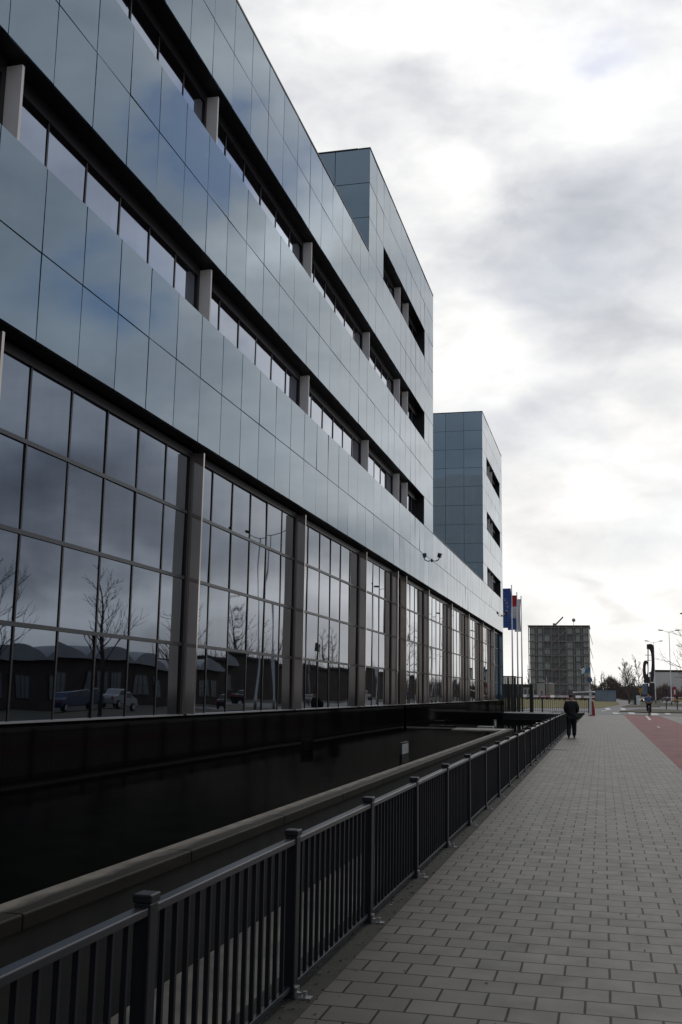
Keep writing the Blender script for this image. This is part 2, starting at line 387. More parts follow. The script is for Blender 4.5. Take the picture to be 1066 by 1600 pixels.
# grit, leaves and scraps gathered along the fence edge and in the joints
M['leaf'] = dirty('dead_leaf', (.055, .034, .016), .8, scale=30, amt=.6)
M['scrap'] = mat('paper_scrap', (.42, .42, .40), .7)
lm = MB(); lr = random.Random(21)
for k in range(900):
    y = 3.2 + 40 * lr.random() ** 1.8; x = -1.62 - .17 * lr.random() if lr.random() < .8 else -1.6 + 3.2 * lr.random() ** 2
    z0_ = -.010 if x < -1.6 else .002; s_ = lr.uniform(.004, .016); an = lr.uniform(0, 6.28); c_, d_ = math.cos(an) * s_, math.sin(an) * s_
    lm.quad((x - c_, y - d_, z0_), (x + d_ * .6, y - c_ * .6, z0_ + s_ * .4), (x + c_, y + d_, z0_ + .001), (x - d_ * .6, y + c_ * .6, z0_ + s_ * .5), m=1 if lr.random() < .03 else 0)
tag(lm.build('leaf_litter', [M['leaf'], M['scrap']]), kind='stuff')
# canal: outer trench, pool with its ledge
D = 6.15
WZ = CAMH - .246 * D                                   # pool water level
g = MB(); g.quad((-3.62, CY0, -.95), (CX1, CY0, -.95), (CX1, CY1, -.95), (-3.62, CY1, -.95)); struct('trench_water', g, M['water'])
g = MB(); g.quad((-6.39, CY0, WZ), (-4.0, CY0, WZ), (-4.0, 43.6, WZ), (-6.39, 43.6, WZ))
g.quad((-6.39, 45.4, WZ - .08), (-3.7, 45.4, WZ - .08), (-3.7, CY1, WZ - .08), (-6.39, CY1, WZ - .08)); struct('pool_water', g, M['water'])
lg = empty('pool_ledge', (-3.8, 15, 0), label='low concrete ledge stained with moss holding the reflecting pool', cat='wall')
a = MB(); y = -13.9; k = 0
while y < 45.3:
    y1 = min(y + 2.9, 45.4); a = MB(); a.box(-4.03 + 3.8, -3.71 + 3.8, y - 15, y1 - .012 - 15, .125, WZ + .045); a.build('coping', M['ledge'], lg, bevel=.012); y = y1
a = MB(); a.box(-6.14 + 3.8, -4.035 + 3.8, 43.7 - 15, 45.3 - 15, .08, WZ + .04)
a.build('weir', M['ledgeplain'], lg, bevel=.012)
a = MB(); a.box(-5.6 + 3.8, -4.9 + 3.8, 48.2 - 15, 48.9 - 15, .0, WZ + .03)
a.build('weir', M['ledgeplain'], lg, bevel=.012)
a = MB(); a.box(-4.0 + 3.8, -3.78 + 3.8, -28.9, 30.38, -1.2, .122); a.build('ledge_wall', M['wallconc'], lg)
a = MB(); a.box(-3.655 + 3.8, -2.75 + 3.8, -28.9, 51.4, -1.2, -.75); a.build('added_shelf', dirty('shelf_concrete', (.085, .08, .068), .6, scale=1.5, amt=.7), lg)  # step added to lighten the lower trench seen between the fence bars
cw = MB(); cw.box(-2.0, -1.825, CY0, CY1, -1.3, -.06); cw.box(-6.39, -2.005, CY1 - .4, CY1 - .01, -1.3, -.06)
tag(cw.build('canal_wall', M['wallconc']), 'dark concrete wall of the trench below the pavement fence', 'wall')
# ------------------------------------------------------------------ the office building
RH = .1727
def ZR(r): return CAMH + D * (.628 + RH * r)           # height of cladding joint r
J = [1.477 + .1597 * k for k in range(-22, 9)]
J += [2.755 + (4.41 - 2.755) / 10 * k for k in range(1, 10)]
J += [4.41, 4.575, 4.74] + [4.74 + 1.24 / 8 * k for k in range(1, 9)] + [6.145, 6.31]
J += [6.31 + (9.155 - 6.31) / 18 * k for k in range(1, 18)]
J += [9.155, 9.318, 9.48] + [9.48 + 1.30 / 8 * k for k in range(1, 9)] + [10.90, 11.02]
J = sorted(J)
X0 = -D; XG = -1.05 * D
ob = empty('office_building', (X0, 30, 0), label='long office building clad in blue-grey mirror panels with two roof towers', cat='building')
OX, OY = X0, 30.0
def P(mb, name, m, parent=ob, **kw):                   # mb is in world coordinates
    mb.v = [(x - OX, y - OY, z) for x, y, z in mb.v]
    return mb.build(name, m, parent, **kw)
def filled(y, r):
    if y < 4.41 and r > 7: return False
    if 6.31 < y < 9.155 and r > 1: return False
    if r in (2, 5):
        if y < 5.98: return False
        if 9.48 < y < 10.78: return False
    if r == 8 and (4.74 < y < 5.98 or 9.48 < y < 10.78): return False
    return True
rng = random.Random(3)
def panel(mb, corners, nrm, t=.03, gap=.009, tilt=.0032):
    # corners: 4 world points ccw; inset by gap, push corners in/out a little so each pane mirrors its own bit of sky
    c = sum((Vector(q) for q in corners), Vector()) / 4
    u = (Vector(corners[1]) - Vector(corners[0])).normalized(); vv = (Vector(corners[3]) - Vector(corners[0])).normalized()
    tu, tv = rng.uniform(-tilt, tilt), rng.uniform(-tilt, tilt)
    out = []
    for q in corners:
        d = Vector(q) - c
        su = 1 if d.dot(u) > 0 else -1; sv_ = 1 if d.dot(vv) > 0 else -1
        out.append(Vector(q) - u * su * gap - vv * sv_ * gap + Vector(nrm) * (tu * su + tv * sv_))
    back = [p_ - Vector(nrm) * t for p_ in out]
    i = len(mb.v); mb.v += [tuple(p_) for p_ in out + back]
    for q in ((0, 1, 2, 3), (7, 6, 5, 4), (0, 4, 5, 1), (1, 5, 6, 2), (2, 6, 7, 3), (3, 7, 4, 0)):
        mb.f.append(tuple(i + k for k in q)); mb.m.append(0)
groups = {}
for a_, b_ in zip(J, J[1:]):
    mid = (a_ + b_) / 2
    for r in range(11):
        if not filled(mid, r): continue
        if mid > 6.31 and r > 1 and mid < 9.155: continue
        if r < 2: key = 'lower_cladding_band'
        elif mid > 9.155: key = 'far_tower_cladding'
        elif r < 5: key = 'middle_cladding_band'
        elif mid > 4.41 and r > 7: key = 'near_tower_cladding'
        else: key = 'upper_cladding_band'
        pb, bb = groups.setdefault(key, (MB(), MB()))
        y0, y1, z0, z1 = a_ * D, b_ * D, ZR(r), ZR(r + 1)
        panel(pb, [(X0, y0, z0), (X0, y1, z0), (X0, y1, z1), (X0, y0, z1)], (1, 0, 0))
        if (abs(a_ - 4.41) < .001 and r > 7) or (abs(a_ - 9.155) < .001 and r > 1): y0 += .045
        if abs(b_ - 6.31) < .001 or abs(b_ - 11.02) < .001: y1 -= .045
        bb.box(XG - .55, X0 - .032, y0, y1, z0 + .0, z1 - .0)
for key, (pb, bb) in groups.items():
    o = P(pb, 'cladding', M['clad']); P(bb, 'cladding_backing', M['black'], )
DEP = 17.0
# side walls of the towers (they face the camera), roofs and far ends
def side(name, Y, r0, r1, ncol, wcol=.1685):
    pb = MB()
    for c in range(ncol):
        xa, xb = X0 - (c + 1) * wcol * D, X0 - c * wcol * D
        for r in range(r0, r1):
            panel(pb, [(xa, Y, ZR(r)), (xb, Y, ZR(r)), (xb, Y, ZR(r + 1)), (xa, Y, ZR(r + 1))], (0, -1, 0))
    return P(pb, 'side_cladding', M['clad'])
side('a', 4.41 * D, 8, 11, 8)
side('b', 9.155 * D, 2, 11, 10)
for ya, yb, rr in ((4.41, 6.31, 8), (9.155, 11.02, 2)):
    a = MB(); a.box(X0 - DEP, XG - .56, ya * D + .04, yb * D - .05, ZR(rr) - .02, ZR(11) - .05)
    P(a, 'tower_core', M['black'])
a = MB(); a.box(X0 - DEP - .5, XG - .56, -13, 6.31 * D - .05, .2, ZR(8) - .05)
a.box(X0 - DEP - .5, XG - .56, 6.31 * D + .0, 11.02 * D - .05, .2, ZR(2) - .05)
P(a, 'building_core', M['black'])
a = MB(); a.box(X0 - DEP, X0 - .02, 11.02 * D - .04, 11.02 * D, 1.35, ZR(11) - .02); P(a, 'end_wall', M['clad'])
a = MB(); a.box(X0 - DEP, X0 - .02, 6.31 * D - .04, 6.31 * D, ZR(2), ZR(11) - .02); P(a, 'end_wall', M['fin'])  # out of view; made pale so the far tower mirrors something bright
for ya, yb, r in ((-2.0, 4.41, 8), (4.41, 6.31, 11), (6.31, 9.155, 2), (9.155, 11.02, 11)):   # folded metal capping, in lengths
    a = MB(); n = round((yb - ya) * D / 3.0); st = (yb - ya) * D / n
    for k in range(n): a.box(X0 - .35, X0 + .012, ya * D + k * st + .006, ya * D + (k + 1) * st - .006, ZR(r) + .002, ZR(r) + .045)
    P(a, 'roof_capping', M['fence'])
for ya in (4.41, 9.155):
    a = MB(); a.box(X0 - 10, X0 - .36, ya * D - .012, ya * D + .3, ZR(11) + .002, ZR(11) + .045); P(a, 'roof_capping', M['fence'])
# columns: polished steel fins in front of the glass
SILL = CAMH - .066 * D
FINS = [-1.32, -.35, .62, 1.548, 2.514, 3.50, 4.50, 5.25, 5.49, 6.25, 7.26, 8.23, 9.24, 10.2]
def fin(Y, z0, z1, m='steel'):
    a = MB(); a.box(XG + .003, -1.013 * D, Y * D, Y * D + .05, z0, z1); return P(a, 'column', M[m])
for Y in FINS: fin(Y, SILL + .01, CAMH + .618 * D)
for r, (lo, hi) in {2: (-3, 5.98), 5: (-3, 5.98), 8: (4.74, 5.98)}.items():
    for Y in FINS:
        if lo < Y < hi and Y < 6: fin(Y, ZR(r) - .15, ZR(r + 1) - .07, 'fin')
for r in (2, 5, 8):
    for Y in (9.86, 10.12): fin(Y, ZR(r) - .15, ZR(r + 1) - .07, 'fin')
# glazing
def glazed(Y0, Y1, z0, z1, rows, nmul, name='window', hdr=.12):
    L = (Y1 - Y0) * D; fr = MB(); pn = MB()
    step = L / nmul
    for k in range(nmul + 1):
        y = Y0 * D + k * step
        if k in (0, nmul):
            fr.box(XG - .02, XG + .03, y + (0.052 if k == 0 else -.09), y + (.085 if k == 0 else -.003), z0, z1)
        else: fr.box(XG - .02, XG + .014, y - .016, y + .016, z0, z1)
    fr.box(XG - .04, XG + .03, Y0 * D + .08, Y1 * D, z1, z1 + hdr)
    for zr in rows: fr.box(XG - .02, XG + .022, Y0 * D + .09, Y1 * D - .095, zr - .026, zr + .026, m=1)
    f = P(fr, name, [M['frame'], M['transom']])
    zs = [z0] + list(rows) + [z1]
    for k in range(nmul):
        for za, zb in zip(zs, zs[1:]):
            y0, y1 = Y0 * D + k * step, Y0 * D + (k + 1) * step
            panel(pn, [(XG, y0, za), (XG, y1, za), (XG, y1, zb), (XG, y0, zb)], (1, 0, 0), gap=.001, tilt=.0036)
    pn.v = [(x - OX, y - OY, z) for x, y, z in pn.v]
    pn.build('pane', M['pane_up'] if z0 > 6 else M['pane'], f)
ROWS = [CAMH + D * q for q in (.112, .2835, .456)]
for a_, b_ in zip(FINS, FINS[1:] + [10.96]):
    n = max(1, round((b_ - a_) / .163))
    glazed(a_, b_, SILL, CAMH + .604 * D, ROWS, n)
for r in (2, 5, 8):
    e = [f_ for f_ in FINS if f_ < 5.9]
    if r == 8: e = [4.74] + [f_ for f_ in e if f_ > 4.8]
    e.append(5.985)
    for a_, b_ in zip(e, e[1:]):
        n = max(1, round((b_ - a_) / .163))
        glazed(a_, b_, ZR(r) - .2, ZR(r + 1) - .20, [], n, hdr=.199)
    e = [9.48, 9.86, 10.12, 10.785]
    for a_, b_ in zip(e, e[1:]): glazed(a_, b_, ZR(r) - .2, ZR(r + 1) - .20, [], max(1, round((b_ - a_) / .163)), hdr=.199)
a = MB(); a.box(XG - .5, XG - .05, -13, 11.02 * D - .3, ZR(0) - .16, ZR(0) - .001); a.box(XG - .5, XG - .05, 10.96 * D, 11.015 * D, SILL, ZR(0) - .16)
P(a, 'soffit', M['black'])
# sill and black granite base with two drain slots
a = MB()
for a_, b_ in zip(FINS, FINS[1:] + [10.96]): a.box(XG - .02, XG + .07, a_ * D + .1, b_ * D - .03, SILL - .012, SILL + .010)
P(a, 'window_sill', M['sill'])
a = MB()
slots = [(5.36, 5.43), (10.13, 10.18)]
ycur = -13.0; segs = []
for s0, s1 in slots: segs.append((ycur, s0 * D)); ycur = s1 * D
segs.append((ycur, 11.02 * D - .02))
for y0, y1 in segs:
    n = max(1, round((y1 - y0) / 1.0)); st = (y1 - y0) / n
    for k in range(n):
        for za, zb in ((-.6, SILL - .035),):
            panel(a, [(X0, y0 + k * st, za), (X0, y0 + (k + 1) * st, za), (X0, y0 + (k + 1) * st, zb), (X0, y0 + k * st, zb)], (1, 0, 0), gap=.0025, tilt=.0008, t=.04)
for s0, s1 in slots:
    a.box(X0 - .04, X0 - .001, s0 * D, s1 * D, -.6, CAMH - .195 * D)
a.box(XG - .1, X0 - .045, -13, 11.02 * D - .02, SILL - .08, SILL - .034)
P(a, 'granite_base', M['granite'])
a = MB(); a.box(XG - .3, X0 - .25, -13, 11.02 * D - .05, -.6, SILL - .09); P(a, 'base_core', M['black'])
# louvred overflow vents standing in the pool
def vent(X, Y, label):
    e = empty('water_vent', (X, Y, WZ), label=label, cat='vent', group='white vents in the pool')
    a = MB(); a.box(-.03, .03, -.45, .45, -.2, -.01); a.box(-.03, .03, -.45, -.42, -.01, .28); a.box(-.03, .03, .42, .45, -.01, .28); a.box(-.03, .03, -.42, .42, .25, .28)
    a.build('vent_frame', M['transom'], e)
    a = MB()
    for k in range(6): a.box(-.02, .036, -.419, .419, .0 + k * .04, .026 + k * .04)
    a.build('louvre', M['marking'], e)
vent(-4.88, 26.2, 'small white louvred vent standing in the dark pool below the black wall')
vent(-5.0, 50.2, 'distant white vent in the pool near the footbridge')
# wall lamps on brackets
for Yk, lab in ((6.27, 'dark floodlight on a bent bracket in the middle of the mirror cladding'), (10.9, 'dark floodlight on a bracket at the far corner of the office building')):
    y = Yk * D; zc = ZR(1)
    e = empty('wall_floodlight', (X0, y, zc), label=lab, cat='floodlight', group='floodlights on the facade')
    a = MB(); a.box(.002, .03, -.06, .06, -.06, .06)
    a.path([(.03, 0, 0), (.14, 0, -.03), (.25, 0, .02), (.29, 0, .12)], [.018] * 4, 8); a.build('bracket', M['fence'], e)
    T = Matrix.Translation((.29, 0, .17)) @ Matrix.Rotation(R_(14), 4, 'Y') @ Matrix.Diagonal((.62, .7, .85, 1))
    a = MB(); a.box(-.11, .11, -.13, .13, -.07, .10, T=T); a.box(-.13, .13, -.15, .15, .1, .115, T=T); a.build('lamp_head', M['frame'], e, bevel=.012)

# ------------------------------------------------------------------ fence along the canal
fe = empty('canal_fence', (-1.764, 6, 0), label='long blue-grey steel railing between the pavement and the canal', cat='fence')
def FP(mb, name, m, **kw):
    mb.v = [(x + 1.764, y - 6, z) for x, y, z in mb.v]; return mb.build(name, m, fe, **kw)
posts = [3.965 + 2.02 * k for k in range(-3, 31)]
XF = -1.764
first = None
def put(src, y):
    c = src.copy(); COL.objects.link(c); c.parent = fe; c.location = (0, y, 0)
    if src is not foot0: c.location.x += .004 * math.sin(y * 1.7); c.location.z += .003 * math.sin(y * 2.9 + 1); c.rotation_euler.y = R_(.25) * math.sin(y * 1.3)
    return c
pm = MB(); pm.box(-.035, .035, -.04, .04, -.02, .868); pm.box(-.041, .041, -.046, .046, .868, .902)
post0 = pm.build('post', M['fence'], fe, bevel=.006)
ft = MB(); ft.box(.038, .13, -.03, .03, -.012, -.002); ft.tube((.09, 0, -.002), (.09, 0, .028), .014, n=6); ft.tube((.06, 0, -.002), (.06, 0, .02), .012, n=6); ft.box(.036, .05, -.03, .03, -.002, .05)
foot0 = ft.build('foot_bracket', M['galv'], fe)
rl = MB(); rl.box(-.028, .028, .042, 1.978, .822, .855); rail0 = rl.build('top_rail', M['rail'], fe, bevel=.005)
br = MB(); br.box(-.016, .016, .042, 1.978, .028, .056); brail0 = br.build('bottom_rail', M['rail'], fe, bevel=.003)
bb = MB()
for k in range(14):
    y = .042 + 1.936 * (k + 1) / 15; bb.box(-.011, .011, y - .010, y + .010, .056, .822)
bars0 = bb.build('bar', M['bar'], fe)
for k, y in enumerate(posts):
    items = [post0, foot0, rail0, brail0, bars0]
    for it in items:
        if it in (rail0, brail0, bars0) and k == len(posts) - 1: continue
        if k == 0: it.location = (0, y - 6, 0)
        else: put(it, y - 6)

# ------------------------------------------------------------------ footbridge, railing, gate
fb = empty('footbridge', (-4.2, 69, 0), label='dark footbridge over the canal leading to the building entrance', cat='bridge')
a = MB(); a.box(-4.6, 2.35, -2.3, 3.4, .22, .50); a.build('deck', M['kerb'], fb)
a = MB(); a.box(-4.6, 2.35, -2.36, -2.31, -.05, .51); a.build('edge_beam', M['fence'], fb)
def railing(x0, x1, Y, z0, label, group=None):
    e = empty('railing', (x0, Y, z0), label=label, cat='railing')
    n = max(1, round((x1 - x0) / 1.6)); L = x1 - x0
    a = MB(); a.box(0, L, -.02, .02, .93, .97); a.build('top_rail', M['black'], e)
    a = MB(); a.box(0, L, -.015, .015, .08, .11); a.build('bottom_rail', M['black'], e)
    for k in range(n + 1):
        a = MB(); x = L * k / n; a.box(x - .035, x + .035, -.035, .035, 0, 1.0); a.build('post', M['black'], e)
    a = MB(); m_ = int(L / .125)
    for k in range(1, m_): x = L * k / m_; a.box(x - .011, x + .011, -.008, .008, .11, .93)
    a.build('bar', M['black'], e)
railing(-8.6, -.95, 72.6, .49, 'black barred railing along the far side of the footbridge')
gt = empty('entrance_gate', (-8.0, 73.6, .45), label='tall black slatted gate beside the footbridge under the flagpoles', cat='gate')
xs = [AY(784 + k, 1080, 73.6)[0] + 8.0 for k in range(0, 40)]
a = MB()
xa, xb = AY(783, 1080, 73.6)[0] + 8.0, AY(806, 1080, 73.6)[0] + 8.0
x = xa - 1.2
while x < xb:
    wd = random.choice((.05, .09, .12, .16)); a.box(x, x + wd, -.02, .02, 0, 2.38); x += wd + .014
a.build('slat', M['black'], gt)
a = MB(); a.box(xa - 1.3, xb + .05, -.05, .05, 2.385, 2.47); xc = AY(817, 1080, 73.6)[0] + 8.0
a.box(xb + .05, xc, -.03, .03, 2.36, 2.42)
for q in (xb + .08, xc - .04): a.box(q, q + .06, -.04, .04, 0, 2.36)
for k in range(1, 4): a.box(xb + .15, xc - .05, -.015, .015, k * .55, k * .55 + .03)
for k in range(1, 4):
    q = xb + .1 + (xc - xb - .1) * k / 4; a.box(q - .012, q + .012, -.02, .02, .0, 2.36)
a.build('gate_frame', M['black'], gt)
px = AY(831, 1085, 72.0)
a = MB(); a.box(-.12, .12, -.12, .12, 0, 1.82); a.box(-.13, .13, -.13, .13, 1.82, 1.85); 
o = a.build('gate_pillar', M['black'], loc=(px[0], 71.6, .50), bevel=.01); tag(o, 'solid black pillar standing on the footbridge right of the gate', 'pillar')
# hedge wedge between fence end and pavement
a = MB()
hr = random.Random(5)
for k in range(2600):
    y = hr.uniform(71.2, 96.5); x = hr.uniform(-4.6, -1.64); h_ = hr.uniform(0, .10)
    s = hr.uniform(.04, .12); an = hr.uniform(0, PI); dx, dy = math.cos(an) * s, math.sin(an) * s
    a.quad((x - dx, y - dy, h_), (x + dx, y + dy, h_), (x + dx * .3, y + dy * .3, h_ + s * hr.uniform(.3, 1)))
tag(a.build('ground_cover', M['hedge']), kind='stuff')

# ------------------------------------------------------------------ flags
def cloth(wd, ht, ph, cells):                          # hangs from x=0 to -wd, z=0 to -ht ; cells(u,v)->material index
    a = MB(); nu, nv = 12, 24
    def pt(u, v_): 
        y = .10 * math.sin(u * 7 + ph + v_ * 2.5) * u + .05 * math.sin(v_ * 8 + ph)
        return (-wd * u + .03 * math.sin(v_ * 5 + ph), y, -ht * v_ - .03 * u * u)
    for i in range(nu):
        for j in range(nv):
            u0, u1, v0, v1 = i / nu, (i + 1) / nu, j / nv, (j + 1) / nv
            a.quad(pt(u0, v0), pt(u1, v0), pt(u1, v1), pt(u0, v1), m=cells((u0 + u1) / 2, (v0 + v1) / 2))
    return a, pt
M['blue'] = dirty('flag_blue', (.045, .11, .34), .7, scale=4, amt=.2)
M['red'] = dirty('flag_red', (.42, .02, .03), .7, scale=4, amt=.2)
M['white'] = dirty('white_cloth', (.62, .62, .64), .7, scale=4, amt=.12)
M['yellow'] = mat('star_yellow', (.6, .42, .04), .6)
flagspec = [(799.5, 916, 83.3, 'blue flag with a ring of yellow stars on the nearest flagpole', [M['blue']], lambda u, v: 0, 1.5, 3.15, 0),
            (807.7, 927, 89.5, 'red white and blue striped flag on the middle flagpole', [M['red'], M['white'], M['blue']], lambda u, v: min(2, int(v * 3)), .72, 2.95, 1.1),
            (814.3, 933, 93.4, 'plain white flag on the farthest flagpole', [M['white']], lambda u, v: 0, .55, 2.9, 2.0)]
for n_, (x, y, Y, lab, mats, cells, wd, ht, ph) in enumerate(flagspec):
    p_ = AY(x, y, Y)
    e = empty('flagpole', (p_[0], Y, 0), label='slim grey flagpole carrying the ' + lab.split(' on ')[0], cat='flagpole', group='flagpoles by the gate')
    a = MB(); a.lathe([(.075, 0), (.07, 3), (.035, p_[2])]); a.build('pole', M['galv'], e, smooth=True)
    a = MB(); a.lathe([(.02, 0), (.05, .03), (.05, .08), (.01, .11)], n=10); a.build('finial', M['galv'], e, loc=(0, 0, p_[2]))
    a, pt = cloth(wd, ht, ph, cells)
    f = a.build('flag', mats, smooth=True, loc=(p_[0] - .06, Y, p_[2] - .17)); tag(f, lab, 'flag', 'flags by the gate')
    sol = f.modifiers.new('solid', 'SOLIDIFY'); sol.thickness = .006
    if n_ == 0:
        s_ = MB()
        for k in range(12):
            an = 2 * PI * k / 12; cu, cv = .5 + .30 * math.cos(an), .47 + .20 * math.sin(an) * 1.0
            for side_ in (-1, 1):
                c = Vector(pt(cu, cv)); pts = []
                for q in range(10):
                    rr = .105 if q % 2 == 0 else .045; b_ = PI / 2 + q * PI / 5
                    pts.append((c.x + rr * math.cos(b_), c.y + side_ * .012, c.z + rr * math.sin(b_)))
                i0 = len(s_.v); s_.v.append((c.x, c.y + side_ * .012, c.z)); s_.v += pts
                for q in range(10): s_.f.append((i0, i0 + 1 + q, i0 + 1 + (q + 1) % 10)); s_.m.append(0)
        s_.build('star', M['yellow'], f)

# ------------------------------------------------------------------ distant gridded block with roof gear
Yb = 400.0
tl, tr = AY(826, 977, Yb), AY(920.5, 976.5, Yb)
Wb, Hb = tr[0] - tl[0], tl[2]
gb = empty('gridded_tower_block', (tl[0], Yb, 0), label='square grey block wrapped in a steel grid across the lawn', cat='building')
M['bgglass'] = dirty('dark_glazing', (.07, .082, .085), .25, scale=.15, amt=.5)
M['blind'] = dirty('window_blind', (.33, .35, .345), .7, scale=.4, amt=.25)
M['gridsteel'] = dirty('grid_steel', (.20, .18, .17), .6, scale=.6, amt=.3)
M['spandrel'] = dirty('spandrel', (.16, .165, .165), .6, scale=.5, amt=.3)
a = MB(); a.box(.3, Wb - .3, .6, Wb, 0, Hb - .5); a.build('wall', dirty('block_glazing', (.12, .135, .135), .35, scale=.15, amt=.35), gb)
nfl = 10; fh = Hb / (nfl + .4)
bay = Wb / 8
a = MB()
for k in range(nfl):
    a.box(.3, Wb - .3, .35, .59, k * fh + .05, k * fh + (.35 if k % 2 else .75))
a.build('floor_band', M['spandrel'], gb)
a = MB(); br_ = random.Random(11)
for k in range(1, nfl):
    for c in range(8):
        if c in (3, 4) or (c == 2 and k % 2) or k < 1: continue
        pr = .97 if c in (0, 1, 6, 7) else .8
        if br_.random() < pr:
            x0_ = bay * c + bay * (.22 if c in (0, 1, 6, 7) else .1); drop = br_.choice((.1, .1, .2, .5))
            a = MB(); a.box(x0_, bay * (c + 1) - bay * .22, .3, .34, k * fh + .35 + drop, (k + 1) * fh + .3)
            a.build('window_blind', M['blind'], gb)
a = MB()
for c in range(9): a.box(bay * c - .16, bay * c + .16, -.3, .0, 0, Hb)
for k in range(0, nfl + 1, 2): a.box(0, Wb, -.12, .12, k * fh + .1, k * fh + .42)
for k in range(1, nfl + 1, 2): a.box(0, Wb, -.1, .1, k * fh + .1, k * fh + .24)
a.box(-.3, Wb + .3, -.4, Wb * .9, Hb - .3, Hb)
for c in range(9):
    if c: a.box(bay * c - .06 - bay / 2, bay * c + .06 - bay / 2, -.15, -.05, 0, Hb)
a.build('steel_grid', M['gridsteel'], gb)
a = MB()
for k in range(1, 6):                                   # zigzag stair in the middle bays
    z0_ = k * 2 * fh - 1.0
    a.prism([(bay * 3.1, z0_ - 2 * fh * .95), (bay * 4.9, z0_ - .3), (bay * 4.9, z0_ + .3), (bay * 3.1, z0_ - 2 * fh * .95 + .6)], .02, .25, 'y')
a.build('staircase', M['gridsteel'], gb)
a = MB()
for k in (2, 4, 6, 8):                                  # sun fins on the right flank
    a.prism([(Wb + .2, k * fh + 3.5), (Wb + 1.2, k * fh - .5), (Wb + 1.2, k * fh - 1.0), (Wb + .2, k * fh + 2.7)], 2, 3, 'y')
a.build('sunshade', M['gridsteel'], gb)
c0, c1 = AY(866, 976, Yb + 8), AY(880, 964, Yb + 8)
a = MB(); a.tube((c0[0], Yb + 8, c0[2] - .6), (c1[0], Yb + 8, c1[2]), .35, .28, 6); a.tube((c0[0], Yb + 8, c0[2] - 1), (c0[0], Yb + 8, c0[2] + .5), .5, .5, 8)
o = a.build('roof_crane', M['gridsteel']); tag(o, 'slanting crane arm on the roof of the gridded block', 'crane')
c0 = AY(896.5, 969, Yb + 6)
a = MB(); a.tube((c0[0], Yb + 6, Hb), (c0[0], Yb + 6, c0[2]), .08, n=6)
a.lathe([(.02, -.75), (.5, -.5), (.72, 0), (.5, .5), (.02, .75)], (c0[0], Yb + 6, c0[2]), 12)
o = a.build('roof_antenna', M['gridsteel'], smooth=False); tag(o, 'ball shaped antenna on a thin mast on the block roof', 'antenna')

M['pale'] = dirty('pale_render', (.30, .30, .28), .8, scale=.4, amt=.15)
M['silo'] = dirty('silo_beige', (.28, .255, .225), .7, scale=.5, amt=.15)
M['bluepanel'] = dirty('blue_cabin_panel', (.13, .18, .24), .6, scale=.4, amt=.2)
M['hall'] = dirty('hall_sheeting', (.58, .56, .54), .7, scale=.05, amt=.12)
M['darkroof'] = mat('dark_roof', (.035, .033, .033), .8)
def block(name, x0, x1, yt, Y, depth, label, cat, m, roof=.35, win=None):
    p0, p1 = AY(x0, yt, Y), AY(x1, yt, Y)
    W_, H_ = p1[0] - p0[0], p0[2]
    e = empty(name, (p0[0], Y, 0), label=label, cat=cat)
    a = MB(); a.box(0, W_, 0, depth, 0, H_ - roof); a.build('wall', m, e)
    a = MB(); a.box(-.15, W_ + .15, -.15, depth + .15, H_ - roof, H_); a.build('roof', M['darkroof'], e)
    if win:
        for (u0, u1, v0, v1) in win:
            a = MB(); a.box(W_ * u0, W_ * u1, -.06, -.01, H_ * v0, H_ * v1); a.build('window', M['bgglass'], e)
            a = MB(); a.box(W_ * u0 - .06, W_ * u1 + .06, -.1, .0 - .062, H_ * v0 - .1, H_ * v0 - .02); a.build('window_sill', M['marking'], e)
    return e
block('low_building', 817, 831, 1072, 372, 12, 'small pale building left of the gridded block', 'building', M['pale'], .4, [(.15, .4, .35, .75), (.6, .85, .35, .75)])
block('utility_cabin', 839.5, 850, 1066, 366, 5, 'white utility cabin between the pillar and the silo', 'cabin', M['pale'], .2, [(.55, .75, .2, .5)])
p0 = AY(860, 1067, 368)
si = empty('silo', (p0[0], 368, 0), label='squat beige storage tank in front of the gridded block', cat='tank')
a = MB(); a.lathe([(1.32, 0), (1.32, p0[2] - .3)], n=24); a.build('tank_shell', M['silo'], si, smooth=False)
a = MB(); a.lathe([(1.36, 0), (1.3, .15), (.1, .35)], n=24); a.build('tank_lid', M['pale'], si, loc=(0, 0, p0[2] - .3))
p0 = AY(852, 1062, 366)
a = MB(); a.tube((0, 0, 0), (0, 0, p0[2]), .12, n=8); a.tube((.9, 0, 0), (.9, 0, p0[2] + .8), .1, n=8); a.box(-.1, 1.0, -.05, .05, p0[2] - 1.2, p0[2] - 1.05)
tag(a.build('vent_pipe', M['galv'], loc=(p0[0] - .4, 366, 0)), 'pair of thin vent pipes beside the beige tank', 'pipe')
e = block('site_cabin', 929.6, 962.5, 1076.8, 300, 3.2, 'blue-grey panelled site cabin at the back edge of the lawn', 'cabin', M['bluepanel'], .15)
a = MB()
Wc = AY(962.5, 1076, 300)[0] - AY(929.6, 1076, 300)[0]
for k in range(1, 14): a.box(Wc * k / 14 - .02, Wc * k / 14 + .02, -.04, -.001, .2, 2.6)
a.build('panel_rib', M['galv'], e)
block('warehouse_hall', 1023, 1120, 1046.5, 520, 60, 'wide light grey hall with a flat dark roof edge behind the lamp posts', 'building', M['hall'], 1.0,
      [(.06 + .13 * k, .15 + .13 * k, .08, .2) for k in range(7)])
block('far_shed', 786, 829, 1068.5, 560, 30, 'low dark building seen between the gate and the block', 'building', M['darkroof'], 1.0)

